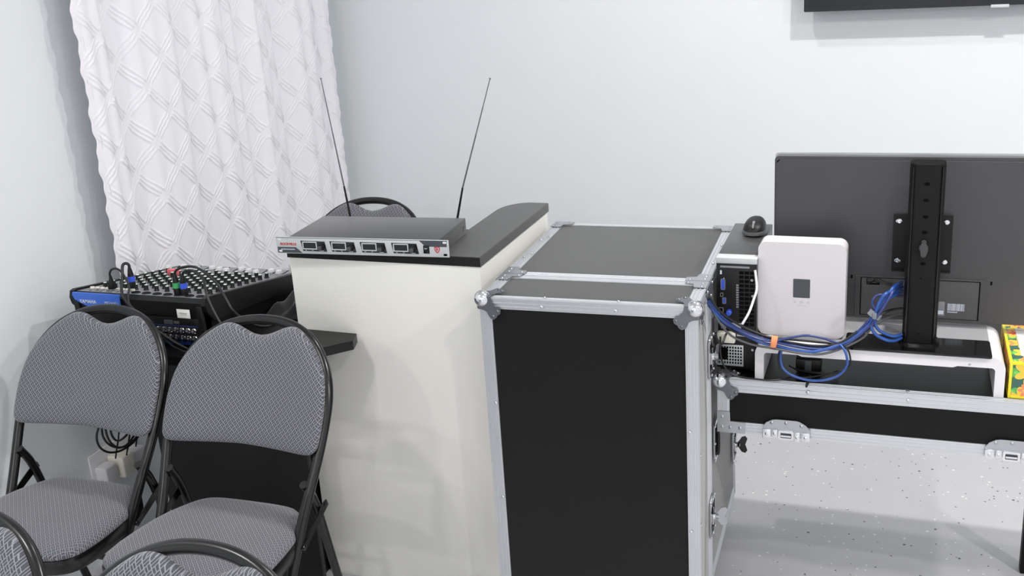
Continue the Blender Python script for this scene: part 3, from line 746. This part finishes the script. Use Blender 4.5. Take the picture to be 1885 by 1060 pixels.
    bm = B(); prism(bm, rrect(-.032, .032, -.044, .044, .010), O+X*.0003, Y, Z, X, .001); obj('handle_recess', bm, 'hole', h)
    bm = B(); tube(bm, [O+Y*-.024+Z*.03+X*.003, O+Y*-.024+Z*.03+X*.009, O+Y*-.024-Z*.03+X*.009, O+Y*-.024-Z*.03+X*.003], .005, 10, 4); obj('sprung_handle', bm, 'blk', h)
road_case()

# ------------------------------------------------------------------ flight-case table
TZ = .583
def table():
    x0, x1, y0, y1, zb = -.399, .50, 2.420, 2.945, .441
    r = thing('case_table', 'low black flight case table with aluminium rails carrying the monitor', 'table', (x0, y0, 0))
    Lx, Ly = x1-x0, y1-y0; t = .004
    obj('table_top', box(B(), .004, Lx-.004, .004, Ly-.004, TZ-.014, TZ-.0022), 'tableblk', r)
    for nm, q in (('front_apron', (.004, Lx-.004, .004, .013)), ('rear_apron', (.004, Lx-.004, Ly-.013, Ly-.004)), ('side_apron', (.004, .013, .013, Ly-.013)), ('side_apron', (Lx-.013, Lx-.004, .013, Ly-.013))):
        obj(nm, box(B(), q[0], q[1], q[2], q[3], zb+.002, TZ-.014), 'caseblk', r)
    def rail(specs, name='edge_rail'):
        bm = B()
        for s_ in specs: strip(bm, *s_)
        return obj(name, bm, 'alu', r)
    rail([((0, t, TZ), X, -Z, -Y, Lx, .034), ((0, 0, TZ-t), X, Y, Z, Lx, .024)])
    rail([((0, t, zb), X, Z, -Y, Lx, .029)], 'lower_rail')
    rail([((0, Ly-t, TZ), X, -Z, Y, Lx, .03), ((0, Ly, TZ-t), X, -Y, Z, Lx, .024)])
    rail([((0, Ly-t, zb), X, Z, Y, Lx, .03)], 'lower_rail')
    for x, s_ in ((0, 1), (Lx, -1)):
        rail([((x, t, zb), Z, X*s_, -Y, TZ-zb, .030), ((x+s_*t, 0, zb), Z, Y, -X*s_, TZ-zb, .03)], 'corner_rail')
        rail([((x+s_*t, 0, TZ), Y, -Z, -X*s_, Ly, .03), ((x, 0, TZ-t), Y, X*s_, Z, Ly, .024)])
        rail([((x+s_*t, 0, zb), Y, Z, -X*s_, Ly, .03)], 'lower_rail')
        ball_corner(r, (x, 0, TZ), s_, 1, -1, .95)
        bm = B(); prism(bm, [(0, 0), (.068, 0), (.068, .030), (.032, .031), (.031, .056), (0, .056)], (x, .0, zb-.0005), X*s_, Z, -Y, .0016)
        for a, b in ((.012, .014), (.012, .042), (.032, .014), (.056, .014)): rivet(bm, Vector((x, -.0014, zb))+X*s_*a+Z*b, -Y, .0045)
        obj('corner_brace', bm, 'zinc', r)
    for x in (.216, .441): 
        for P, N in (((x, 0, TZ-.017), -Y), ((x-.002, .012, TZ+.0003), Z)):
            bm = B(); rivet(bm, P, N, .0045, .003); obj('rivet', bm, 'chrome', r)
    # half-latches hanging from the lower rail
    for xc in (.167, .666):
        O = Vector((xc, -.0032, zb+.012)); hw = .056
        bm = B(); pl = [(-hw, -.004), (hw, -.004), (hw, .014), (hw-.010, .026), (hw-.024, .034), (hw-.032, .036), (-hw+.032, .036), (-hw+.022, .034), (-hw+.008, .026), (-hw, .014)]
        prism(bm, pl, O, X, Z, -Y, .0015, bev=.0004)
        for a, b in ((-.034, .027), (0, .029), (.036, .024)): rivet(bm, O+X*a+Z*b-Y*.0015, -Y, .0045, .003)
        lp = obj('latch_plate', bm, 'zinc', r)
        for a0, a1, z0_, z1_ in ((-hw, -.036, -.014, .010), (-.033, -.020, -.010, .010), (.020, .033, -.018, .008), (.036, hw, -.016, .008)):
            bm = B(); box(bm, O.x+a0, O.x+a1, O.y-.0065, O.y-.0012, O.z+z0_, O.z+z1_, .001); rivet(bm, (O.x+(a0+a1)/2, O.y-.0065, O.z+(z0_+z1_)/2), -Y, .004, .003); obj('latch_lug', bm, 'chrome', lp)
        bm = B(); ringplate(bm, rrect(-.018, .018, -.014, .009, .003), rrect(-.013, .013, -.010, .004, .002), O-Y*.0012, X, Z, -Y, .005)
        box(bm, O.x-.012, O.x+.012, O.y-.008, O.y-.0055, O.z-.006, O.z-.002); obj('latch_tongue', bm, 'chrome', lp)
        bm = B(); prism(bm, rrect(-.0135, .0135, -.0105, .0045, .002), O-Y*.0013, X, Z, -Y, .0004); obj('latch_slot', bm, 'flange', lp)
    for yy in (.08, Ly-.12):
        bm = B(); box(bm, .757, .787, yy, yy+.035, -LIFT, zb+.01, .003); box(bm, .735, .809, yy-.01, yy+.045, zb, zb+.004)
        obj('leg', bm, 'blackleg', r)
table()

# ------------------------------------------------------------------ computer tower
def tower():
    x0, x1, y0, y1, z0_, z1_ = 0, .098, 0, .315, .006, .292
    r = thing('computer_tower', 'small black computer tower standing between the road case and the white modem', 'computer', (-.4085, 2.472, TZ+.0008), -.0)
    obj('casing', box(B(), x0, x1, .004, y1, z0_, z1_, .0015), 'dark', r)
    bm = B(); box(bm, x0+.001, x1-.001, 0, .005, z0_+.002, z1_-.012, .0006); bp = obj('rear_panel', bm, 'blk', r)
    bm = B(); box(bm, x0, x1, -.003, .030, z1_-.0115, z1_+.0028, .001); obj('rear_lip', bm, 'silver', r, 'pale silver lip along the top rear edge')
    bm = B(); box(bm, .010, .080, -.0012, .001, z1_-.023, z1_-.018, .0005); obj('top_slot', bm, 'midg', bp)
    for a in ((.008, .006), (.082, .006), (.008, .26), (.082, .26)):
        bm = B(); box(bm, a[0], a[0]+.012, a[1]+.02-.018, a[1]+.032, 0, .0065, .001); obj('foot', bm, 'blk', r)
    def port(name, xc, zc, w_, h_, m, d=.004, rr=.001):
        bm = B(); ringplate(bm, rrect(xc-w_/2, xc+w_/2, zc-h_/2, zc+h_/2, min(w_, h_)*.25), rrect(xc-w_/2+.0014, xc+w_/2-.0014, zc-h_/2+.0014, zc+h_/2-.0014, min(w_, h_)*.15), (0, .0005, 0), X, Z, -Y, d)
        p = obj(name, bm, 'zinc', bp); bm = B(); box(bm, xc-w_/2+.001, xc+w_/2-.001, -.0022, .0, zc-h_/2+.001, zc+h_/2-.001); obj('port_insert', bm, m, p)
    port('video_port', .017, .227, .011, .028, 'xblue'); port('usb_port', .020, .185, .009, .016, 'xblue'); port('usb_port', .014, .200, .007, .010, 'hole'); port('network_port', .012, .160, .012, .014, 'hole')
    bm = B(); lathe(bm, (.032, -.001, .157), -Y, [(.007, 0), (.007, .012), (.005, .014), (0, .014)], 12); obj('blue_plug', bm, 'xblue', bp, 'bright blue plug')
    bm = B(); box(bm, .010, .014, -.0012, -.0002, .252, .262); box(bm, .018, .020, -.0012, -.0002, .24, .243); obj('port_lettering', bm, 'pale', bp)
    bm = B()
    for i in range(13):
        for j in range(3): box(bm, .056+j*.0125, .0665+j*.0125, -.0008, -.0002, .122+i*.011, .1295+i*.011)
    obj('vent_grille', bm, 'hole', bp)
    bm = B()
    for i in range(10): box(bm, .0485, .0545, -.0016, -.0004, .168+i*.0062, .172+i*.0062)
    obj('expansion_bracket', bm, 'midg', bp)
    bm = B(); box(bm, .030, .060, -.0014, 0, .112, .128); box(bm, .012, .024, -.0014, 0, .112, .126); obj('port_plate', bm, 'zinc', bp)
    bm = B(); box(bm, .004, .048, -.020, -.0016, .080, .108, .004); obj('white_plug', bm, 'cream', bp, 'cream plug block')
    bm = B(); box(bm, .050, .074, -.0016, 0, .094, .106); obj('side_port', bm, 'zinc', bp)
    bm = B(); box(bm, .002, .066, -.001, 0, .014, .070, .0004); pg = obj('power_supply_grille', bm, 'silver', bp, 'pale perforated plate')
    bm = B()
    for i in range(9):
        for j in range(6): box(bm, .0055+i*.0066, .0095+i*.0066, -.0014, -.0009, .020+j*.008, .025+j*.008)
    box(bm, .006, .028, -.0016, -.0009, .030, .062); obj('grille_holes', bm, 'hole', pg)
    for xx, zz in ((.088, .20), (.088, .06), (.086, .24)):
        bm = B(); lathe(bm, (xx, -.0005, zz), -Y, [(.0035, 0), (.003, .0015), (.0012, .0015), (0, .0008)], 10); obj('thumb_screw', bm, 'zinc', bp)
tower()
def mouse():
    top = TZ+.0008+.2922
    r = thing('computer_mouse', 'dark grey wireless mouse sitting on top of the computer tower', 'computer mouse', (-.3445, 2.700, top))
    def body(sc, h, z0_, sq=1.0, n=28, m_=10, top_=True):
        bm = B(); rings = []
        for k in range(m_+1):
            t = k/m_*PI/2; rr = math.cos(t)**.55 if k < m_ else 0
            zz = z0_+h*math.sin(t)**1.0
            if rr < 1e-4: rings.append([bm.verts.new((0, .004, zz))]); break
            rings.append([bm.verts.new((sc*.0285*rr*math.copysign(abs(math.cos(a))**.8, math.cos(a))*(1-.10*math.sin(a)), .004*(1-rr)+sc*.048*rr*math.copysign(abs(math.sin(a))**.85, math.sin(a)), zz+.004*rr*math.sin(a)*math.sin(t))) for a in [2*PI*i/n for i in range(n)]])
        for a, b in zip(rings, rings[1:]):
            for i in range(n):
                j = (i+1) % n
                bm.faces.new((a[i], a[j], b[0]) if len(b) == 1 else (a[i], a[j], b[j], b[i]))
        bm.faces.new(rings[0]); return bm
    obj('base_shell', body(.94, .010, .0), 'blk', r, smooth=60)
    obj('side_band', body(1.10, .020, .006), 'grayp', r, 'grey side band', smooth=60)
    obj('top_shell', body(1.02, .028, .0095), 'blk', r, smooth=60)
    bm = B(); cyl(bm, (-.003, -.026, .0315), (.003, -.026, .0315), .007, n=16); obj('scroll_wheel', bm, 'midg', r)
    bm = B(); prism(bm, [(-.002, 0), (.002, 0), (.002, .014), (-.002, .014)], (0, -.046, .024), X, (0, .6, .8), (0, -.8, .6), .003); obj('front_badge', bm, 'midg', r)
mouse()

# ------------------------------------------------------------------ riser, modem, monitor
RZ = TZ+.0965
def riser():
    r = thing('monitor_riser', 'white monitor riser with curved ends standing on the flight case table', 'monitor stand', (-.310, 2.436, TZ+.0008))
    Wd, D, H, t = .553, .205, .0957, .021
    R_ = .030
    def arc(cx, cz, rad, a0, a1, n=8): return [(cx+rad*math.cos(a0+(a1-a0)*i/n), cz+rad*math.sin(a0+(a1-a0)*i/n)) for i in range(n+1)]
    outer = [(0, 0)]+arc(R_, H-R_, R_, PI, PI/2)+arc(Wd-R_, H-R_, R_, PI/2, 0)+[(Wd, 0)]
    inner = [(Wd-t, 0)]+arc(Wd-t-.008, H-.026-.008, .008, 0, PI/2, 4)+[(Wd-.10, H-.026), (Wd-.11, H-.030), (.11, H-.030), (.10, H-.026)]+arc(t+.008, H-.026-.008, .008, PI/2, PI, 4)+[(t, 0)]
    bm = B(); prism(bm, outer+inner, (0, 0, 0), X, Z, Y, D, bev=.0015)
    obj('riser_frame', bm, 'white', r)
    bm = B(); prism(bm, rrect(.036, Wd-.030, .030, D-.004, .003), (0, 0, H-.0008), X, Y, Z, .0016); obj('top_panel', bm, 'risertop', r, 'grey glossy top panel')
    for x in (.06, Wd-.075):
        bm = B(); rivet(bm, (x, 0, H-.020), -Y, .003, .001); obj('screw', bm, 'zinc', r)
riser()
def modem():
    r = thing('modem', 'white upright internet modem with a small dark screen, on the left of the riser', 'modem', (-.2085, 2.516, RZ+.0010), -.02)
    H, W = .236, .203
    L = Matrix.Rotation(math.radians(0), 4, 'X')
    bm = B(); prism(bm, rrect(-W/2, W/2, 0, H, .020, 10), (0, .026, 0), X, Z, -Y, .054, bev=.011); obj('housing', bm, 'modem', r, smooth=50)
    cx, cz = 0.001, .123
    bm = B(); prism(bm, rrect(cx-.0195, cx+.0195, cz-.0235, cz+.0235, .002, 3), (0, -.0279, 0), X, Z, -Y, .0006); sc = obj('display', bm, 'grayp', r, 'dark grey square screen')
    bm = B(); prism(bm, rrect(cx-.0185, cx-.0085, cz-.0225, cz+.0225, .001, 2), (0, -.0286, 0), X, Z, -Y, .0002); obj('display_edge', bm, 'slate', sc)
    bm = B()
    for dx, ww in ((-.015, .006), (0, .009), (.016, .006)): prism(bm, rrect(cx+dx-ww/2, cx+dx+ww/2, cz-.038, cz-.032, .0028, 4), (0, -.0278, 0), X, Z, -Y, .001, bev=.0003)
    for i in range(5): box(bm, cx-.010+i*.0045, cx-.007+i*.0045, -.0289, -.0279, cz-.0445, cz-.0425)
    obj('buttons', bm, 'silver', r)
modem()
def monitor():
    r = thing('computer_monitor', 'wide black computer monitor seen from behind on its column stand on the riser', 'monitor', (.055, 2.50, RZ+.0012))
    z0_ = r.location.z
    def zl(z): return z-z0_
    def xl(x): return x-.055
    # shell
    S = thing('x', '', 'x'); bpy.data.objects.remove(S)
    yb = .120                                              # back face of the shell
    x0, x1, za, zb = xl(-.288), xl(.402), zl(.692), zl(1.096)
    bm = B(); prism(bm, rrect(x0, x1, za, zb, .010, 5), (0, yb, 0), X, Z, Y, .022, bev=0); sh = obj('monitor_shell', bm, 'monback', r)
    bm = B(); prism(bm, rrect(x0+.004, x1-.004, za+.002, zb-.009, .008, 5), (0, yb+.001, 0), X, Z, -Y, .004, bev=.003); obj('rear_cover', bm, 'monback', sh)
    bm = B(); prism(bm, rrect(x0-.001, x1+.001, za-.003, zb+.004, .006, 4), (0, yb+.022, 0), X, Z, Y, .007, bev=.001); fr = obj('front_bezel', bm, 'alu', sh, 'silver front bezel')
    bm = B(); box(bm, x0+.008, x1-.008, yb+.0285, yb+.0298, za+.006, zb-.006); obj('screen', bm, 'screen', sh)
    # recessed connector bay
    bx0, bx1, bz0, bz1 = xl(-.079), xl(.192), zl(.699), zl(.798)
    bm = B(); ringplate(bm, rrect(bx0-.012, bx1+.012, bz0-.006, bz1+.003, .004, 3), rrect(bx0, bx1, bz0, bz1, .002, 3), (0, yb-.003, 0), X, Z, -Y, .004); bay = obj('connector_bay', bm, 'monback', sh)
    obj('bay_floor', box(B(), bx0, bx1, yb-.0034, yb-.0030, bz0, bz1), 'bayp', bay, 'slightly lighter satin panel')
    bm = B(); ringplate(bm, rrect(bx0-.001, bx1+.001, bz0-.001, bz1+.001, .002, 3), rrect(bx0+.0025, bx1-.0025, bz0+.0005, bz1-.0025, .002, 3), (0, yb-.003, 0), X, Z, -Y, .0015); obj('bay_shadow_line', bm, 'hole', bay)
    bm = B(); box(bm, bx0+.014, bx0+.045, yb-.005, yb-.003, bz1-.020, bz1-.004, .001); obj('power_inlet', bm, 'gloss', bay)
    bm = B(); tube(bm, [(bx0+.040, yb-.008, bz1-.004), (bx0+.055, yb-.010, bz1-.012), (bx0+.075, yb-.010, bz1-.018), (bx0+.10, yb-.012, bz1-.03)], .0025, 8, 4); obj('power_lead', bm, 'blkc', bay)
    bm = B(); box(bm, xl(.097), xl(.116), yb-.0042, yb-.003, zl(.707), zl(.743), .0003); obj('data_plate', bm, 'midg', bay)
    bm = B(); box(bm, xl(.099), xl(.114), yb-.0046, yb-.0041, zl(.711), zl(.720)); obj('data_plate_print', bm, 'pale', bay)
    bm = B(); x = xl(.1225); rr = random.Random(5)
    while x < xl(.160): 
        wd = rr.uniform(.0006, .0018); box(bm, x, x+wd, yb-.0042, yb-.003, zl(.721), zl(.739)); x += wd+rr.uniform(.0005, .0012)
    box(bm, xl(.1225), xl(.145), yb-.0042, yb-.003, zl(.7165), zl(.7185)); obj('barcode', bm, 'pale', bay)
    for xx, zz in ((xl(-.100), zl(.797)), (xl(.215), zl(.795)), (xl(-.078)-.009, zl(.77)), (xl(.192)+.008, zl(.76))):
        bm = B(); box(bm, xx-.0022, xx+.0022, yb-.0036, yb-.0028, zz-.005, zz+.004); obj('shell_slot', bm, 'hole', sh)
    # bracket
    bm = B()
    for s_ in (-1, 1):
        prism(bm, [(s_*.016, .825), (s_*.066, .822), (s_*.066, .960), (s_*.016, .960)], (0.002, yb-.0135, -z0_), X, Z, Y, .0028)
        box(bm, min(s_*.036, s_*.066)+.002, max(s_*.036, s_*.066)+.002, yb-.020, yb-.0108, zl(.820), zl(.8228))
    box(bm, -.03, .034, .0185, yb-.011, zl(.855), zl(.925)); vp = obj('mounting_bracket', bm, 'blk', r)
    for s_ in (-1, 1):
        for zz in (.846, .944):
            bm = B(); cyl(bm, (s_*.0545, yb-.003, zl(zz)), (s_*.0545, yb-.014, zl(zz)), .004, n=12)
            lathe(bm, (.002+s_*.0525, yb-.0135, zl(zz)), -Y, [(.0062, 0), (.0060, .002), (.0045, .0034), (.0015, .0036), (.0012, .0025), (0, .0025)], 14); obj('mounting_screw', bm, 'chrome', vp)
    # column
    ol = rrect(-.0375, .0375, -.034, .018, .017, 8)
    bm = B(); prism(bm, ol, (.004, 0, .008), X, Y, Z, zl(1.112)-.008, bev=.001); co = obj('column', bm, 'blackleg', r, smooth=40)
    bm = B(); prism(bm, rrect(-.036, .036, -.0325, .0165, .016, 8), (.004, 0, zl(1.112)), X, Y, Z, .0015); obj('column_cap', bm, 'gloss', co)
    for s_ in (-1, 1):
        bm = B(); cyl(bm, (.004+s_*.0305, -.0332, .012), (.004+s_*.0305, -.0332, zl(1.108)), .0022, n=8); obj('column_groove', bm, 'gloss', co)
    bm = B()
    for z in (1.069, 1.032, .994, .958, .884): prism(bm, [(.0050*math.cos(a)*(1.2), .0040*math.sin(a)) for a in [2*PI*i/14 for i in range(14)]], (.003, -.0340, zl(z)), X, Z, -Y, .0006)
    for z in (.849, .714): prism(bm, [(.0022*math.cos(a), .0022*math.sin(a)) for a in [2*PI*i/10 for i in range(10)]], (.001, -.0340, zl(z)), X, Z, -Y, .0006)
    obj('adjustment_holes', bm, 'hole', co)
    bm = B(); k = [(0, .019), (.005, .016), (.006, .007), (.0095, .003), (.0095, -.004), (.006, -.008), (.0055, -.017), (0, -.020), (-.0055, -.017), (-.005, -.008), (-.0095, -.003), (-.0095, .004), (-.006, .008), (-.005, .016)]
    prism(bm, k, (.003, -.0340, zl(.922)), X, Z, -Y, .014, bev=.002); obj('height_knob', bm, 'dark', co)
    bm = B(); prism(bm, rrect(-.044, .044, -.040, .022, .020, 8), (.004, 0, .0055), X, Y, Z, .006, bev=.002); obj('column_collar', bm, 'gloss', r)
    bm = B(); prism(bm, rrect(-.158, .158, -.076, .022, .006, 4), (0, 0, 0), X, Y, Z, .0058, bev=.0015); obj('base_plate', bm, 'gloss', r)
monitor()

# ------------------------------------------------------------------ flowered box
def flower_box():
    x0, x1, y0, y1, z0_, z1_ = .251, .411, 2.436, 2.69, TZ+.0012, TZ+.088
    r = thing('gift_box', 'yellow edged box with orange flower print at the right edge of the table', 'box', (x0, y0, z0_))
    a, b, h, e = x1-x0, y1-y0, z1_-z0_, .006
    obj('front_face', box(B(), e*.6, a-e*.6, .001, .003, e*.6, h-e*.6), 'flX', r)
    obj('rear_face', box(B(), e*.6, a-e*.6, b-.003, b-.001, e*.6, h-e*.6), 'flX', r)
    for x in (.001, a-.003): obj('side_face', box(B(), x, x+.002, .003, b-.003, e*.6, h-e*.6), 'flS', r)
    obj('lid', box(B(), e*.5, a-e*.5, e*.5, b-e*.5, h-.004, h-.0008), 'flT', r)
    obj('lid_window', box(B(), .026, a-.026, .045, b-.035, h-.0012, h+.0006, .0005), 'white', r, 'white panel set in the lid')
    obj('base', box(B(), .002, a-.002, .002, b-.002, .001, .004), 'yellow', r)
    for xx in (0, a-e):
        for yy in (0, b-e): obj('edge_strip', box(B(), xx, xx+e, yy, yy+e, 0, h, .001), 'yellow', r)
        for zz in (0, h-e): obj('edge_strip', box(B(), xx, xx+e, e, b-e, zz, zz+e, .001), 'yellow', r)
    for yy in (0, b-e):
        for zz in (0, h-e): obj('edge_strip', box(B(), e, a-e, yy, yy+e, zz, zz+e, .001), 'yellow', r)
    obj('lid_clasp', box(B(), .03, .055, b-.001, b+.003, h-.012, h+.006, .001), 'yellow', r)
flower_box()

# ------------------------------------------------------------------ cable bundle by the monitor
GB = 'blue network cables tied in the bundle'; GK = 'black cables tied in the bundle'
def sh(pts, dx=0, dy=0, dz=0): return [(x+dx, y+dy, z+dz) for x, y, z in pts]
blue1 = [(-.403, 2.33, .819), (-.382, 2.36, .771), (-.343, 2.395, .726), (-.293, 2.405, .703), (-.262, 2.405, .698), (-.218, 2.405, .693), (-.169, 2.405, .691), (-.12, 2.41, .697), (-.08, 2.42, .723), (-.051, 2.425, .755), (-.038, 2.425, .776), (-.02, 2.43, .804), (-.002, 2.445, .832), (.016, 2.53, .817)]
blue2 = [(-.401, 2.33, .805), (-.376, 2.36, .759), (-.336, 2.39, .72), (-.292, 2.395, .696), (-.261, 2.395, .691), (-.216, 2.39, .684), (-.173, 2.39, .683), (-.126, 2.4, .695), (-.085, 2.415, .715), (-.053, 2.42, .746), (-.040, 2.418, .773), (-.029, 2.42, .807), (-.013, 2.43, .824), (.019, 2.53, .794)]
blue3 = [(-.402, 2.325, .814), (-.38, 2.355, .766), (-.339, 2.385, .725), (-.291, 2.39, .705), (-.259, 2.392, .703), (-.227, 2.395, .712), (-.187, 2.4, .719), (-.151, 2.405, .713), (-.111, 2.41, .703), (-.074, 2.42, .729), (-.047, 2.42, .765), (-.035, 2.42, .777), (-.046, 2.425, .798), (-.037, 2.43, .815), (-.018, 2.44, .814), (.02, 2.53, .782)]
cable('network_cable', blue1, .0038, 'bluec', 'blue network cable running along the top of the bundle to behind the column', GB)
cable('network_cable', sh([(x, y+.004*math.sin(i), z+.0075*math.sin(i*.5)) for i, (x, y, z) in enumerate(blue1)], 0, -.008, -.004), .0034, 'navy', 'dark blue network cable twisted under the topmost blue cable of the bundle', GB)
cable('power_cable', sh([(x, y, z+.004*math.sin(i*.8)) for i, (x, y, z) in enumerate(blue1[:9])], .004, -.006, .008), .0026, 'blkc', 'black cable riding on top of the bundle from the road case to the tie', GK)
cable('network_cable', blue2, .0038, 'bluec', 'blue network cable sagging lowest in the bundle in front of the modem', GB)
cable('network_cable', blue3, .0030, 'navy', 'dark blue network cable arching up across the foot of the modem', GB)
cable('network_cable', [(.019, 2.53, .792), (-.006, 2.45, .807), (-.031, 2.425, .788), (-.044, 2.42, .768), (-.046, 2.42, .744), (-.036, 2.42, .725), (-.014, 2.425, .711), (.004, 2.44, .7035), (.020, 2.462, .703)], .0038, 'bluec', 'outer blue cable loop hanging beside the monitor column', GB)
cable('network_cable', [(.019, 2.53, .805), (-.011, 2.455, .809), (-.033, 2.43, .786), (-.038, 2.428, .763), (-.037, 2.428, .744), (-.027, 2.43, .730), (-.010, 2.436, .719), (.006, 2.445, .713), (.020, 2.462, .712)], .0038, 'bluec', 'inner blue cable loop hanging beside the monitor column', GB)
cable('network_cable', [(-.115, 2.405, .702), (-.104, 2.395, .694), (-.097, 2.39, .680), (-.095, 2.39, .656), (-.111, 2.39, .63), (-.144, 2.39, .614), (-.184, 2.39, .611), (-.222, 2.39, .622), (-.241, 2.395, .637), (-.246, 2.4, .663), (-.243, 2.400, .684)], .0030, 'bluec', 'blue cable loop hanging below the riser in front of the table', GB)
cable('power_cable', sh([(-.404, 2.33, .824), (-.390, 2.355, .776), (-.354, 2.385, .724), (-.305, 2.4, .707), (-.262, 2.402, .706), (-.206, 2.41, .702), (-.145, 2.415, .698), (-.103, 2.42, .696), (-.062, 2.43, .723), (-.037, 2.43, .758), (-.011, 2.45, .773), (.019, 2.54, .748)]), .0030, 'blkc', 'black cable along the back of the bundle, curving up behind the column', GK)
cable('power_cable', [(-.404, 2.335, .811), (-.384, 2.35, .762), (-.358, 2.38, .714), (-.312, 2.395, .689), (-.26, 2.388, .686), (-.191, 2.385, .679), (-.144, 2.395, .679), (-.097, 2.415, .693), (-.062, 2.432, .711), (-.045, 2.44, .734), (-.022, 2.46, .745), (.022, 2.55, .735)], .0028, 'greyc', 'dark grey cable on the underside of the bundle', GK)
cable('power_cable', [(-.110, 2.41, .701), (-.100, 2.405, .694), (-.091, 2.405, .678), (-.090, 2.412, .646), (-.114, 2.42, .623), (-.164, 2.44, .609), (-.21, 2.47, .600), (-.235, 2.50, .597)], .0022, 'blkc', 'thin black cable looping under the riser, right of the hanging blue loop', GK)
cable('power_cable', [(-.240, 2.398, .685), (-.250, 2.402, .670), (-.252, 2.41, .644), (-.242, 2.415, .616), (-.206, 2.43, .598), (-.159, 2.46, .594), (-.12, 2.50, .592)], .0022, 'blkc', 'thin black cable dropping under the left end of the riser', GK)
cable('signal_cable', [(-.315, 2.470, .850), (-.308, 2.448, .813), (-.313, 2.432, .790), (-.322, 2.415, .762), (-.336, 2.402, .736)], .0030, 'white', 'short white cord between the computer tower and the modem')
cable('black_lead', [(-.392, 2.43, .690), (-.390, 2.42, .647), (-.380, 2.42, .615), (-.357, 2.422, .594), (-.306, 2.420, .5895), (-.256, 2.424, .5895), (-.21, 2.47, .588)], .0024, 'blkc', 'black lead lying on the table edge below the computer tower')
r_ = thing('ferrite_cable', 'black cable with a thick ferrite cylinder beside the road case edge', 'cable', (-.398, 2.39, .735))
obj('cord', tube(B(), [(-.402, 2.34, .800), (-.400, 2.37, .778), (-.398, 2.388, .764), (-.398, 2.39, .740), (-.396, 2.39, .712), (-.393, 2.395, .696), (-.386, 2.41, .678), (-.381, 2.44, .690), (-.380, 2.456, .690)], .0026, 8, 6), 'blkc', r_, world=True, smooth=70)
obj('ferrite_core', lathe(B(), (-.398, 2.39, .718), Z, [(.0055, 0), (.0072, .002), (.0072, .033), (.0055, .036)], 16), 'grayp', r_, 'dark grey cylinder', world=True)
r_ = thing('power_adapter', 'black power adapter lying under the riser among the cables', 'power adapter', (-.19, 2.50, TZ+.0008))
obj('adapter_body', box(B(), -.030, .030, .0, .055, 0, .032, .003), 'blk', r_)
obj('adapter_strap', box(B(), -.008, .008, -.003, .0, .004, .030, .001), 'grayp', r_)
tag(obj('stylus', tube(B(), [(-.186, 2.406, .586), (-.185, 2.418, .5885), (-.183, 2.46, .590)], .0036, 10, 4, rf=lambda t: .7+.5*t), 'blk', smooth=60), 'small black stylus poking over the table rail below the blue loop', 'stylus')
def tie(name, c, d, rad, wid, m, label, cat='cable tie'):
    c, d = Vector(c), Vector(d).normalized(); x, y = frame_for(d); bm = B(); n = 28; rings = []
    for rr, ww in ((1.0, -.5), (1.0, .5), (.88, .5), (.88, -.5)):
        rings.append([bm.verts.new(c+(x*math.cos(2*PI*i/n)*.75+y*math.sin(2*PI*i/n)*1.15)*rad*rr+d*wid*ww) for i in range(n)])
    for a, b in zip(rings, rings[1:]+rings[:1]):
        for i in range(n): bm.faces.new((a[i], a[(i+1) % n], b[(i+1) % n], b[i]))
    box(bm, -rad*.3, rad*.3, -.0008, .0008, -wid*.5, wid*.5, .0003, xf=Matrix.Translation(c-Y*rad*.9))
    return tag(obj(name, bm, m, smooth=40), label, cat)
tie('cable_tie', (-.2615, 2.397, .6965), (1, .05, -.15), .0150, .014, 'orange', 'orange hook and loop tie around the bundle in front of the modem')
tie('cable_tie', (-.0395, 2.424, .7715), (.55, .1, .85), .0135, .014, 'greytie', 'grey hook and loop tie around the blue cables near the monitor column')

# ------------------------------------------------------------------ cable coil and plugs by the left wall
def coil():
    CX, CY, CZ = -2.13, 2.30, .342
    r = thing('cable_coil', 'coiled black cables hanging under the desk by the left wall', 'cable', (CX, CY, CZ))
    rr = random.Random(2)
    for k in range(4):
        pts = []
        ry, rz = .078+rr.uniform(-.012, .018), .055+rr.uniform(-.01, .010); oy, oz = rr.uniform(-.014, .014), rr.uniform(-.007, .010)
        for i in range(15):
            a = 2*PI*i/13+k*.7
            pts.append((CX+.012*math.sin(a*1.5+k), CY+oy+ry*math.cos(a), CZ+oz+rz*math.sin(a)*(1-.15*math.cos(a))))
        obj('cable_turn', tube(B(), pts, .0033, 8, 5), 'blkc', r, world=True, smooth=70)
    for y, x in ((2.265, -2.12), (2.29, -2.10), (2.32, -2.12), (2.345, -2.11)):
        obj('hanging_lead', tube(B(), [(x, y, .625), (x+.006, y+.008, .50), (x, y+.004, .36), (x-.03, y-.006, .245)], .0024, 8, 5), 'blkc', r, world=True, smooth=70)
coil()
r_ = thing('wall_plug_cluster', 'chunky white plugs in a low outlet on the left wall under the cable coil', 'plug', (LX, 2.362, .178))
obj('outlet_plate', box(B(), 0, .006, -.10, .10, -.055, .055, .002), 'white', r_)
for y, h, m_, d in ((-.090, .060, 'white', .045), (-.030, .070, 'cream', .060), (.035, .056, 'white', .050)):
    obj('plug_body', box(B(), .006, .006+d, y, y+.052, -.045, -.045+h, .006, 3), m_, r_)
tag(obj('cable', tube(B(), [(-2.165, 2.36, -LIFT+.006), (-2.12, 2.30, -LIFT+.006), (-2.05, 2.15, -LIFT+.006), (-2.07, 2.05, -LIFT+.006), (-2.12, 1.95, -LIFT+.006), (-2.10, 1.80, -LIFT+.006)], .0045, 8, 6), 'white', smooth=70), 'white power cord lying on the floor under the left folding chair', 'cable')

# ------------------------------------------------------------------ raise the layout so that the floor is z = 0
for o in list(scene.objects):
    if o.parent is None and o.type in ('MESH', 'EMPTY') and o.get('kind') != 'structure': o.location.z += LIFT
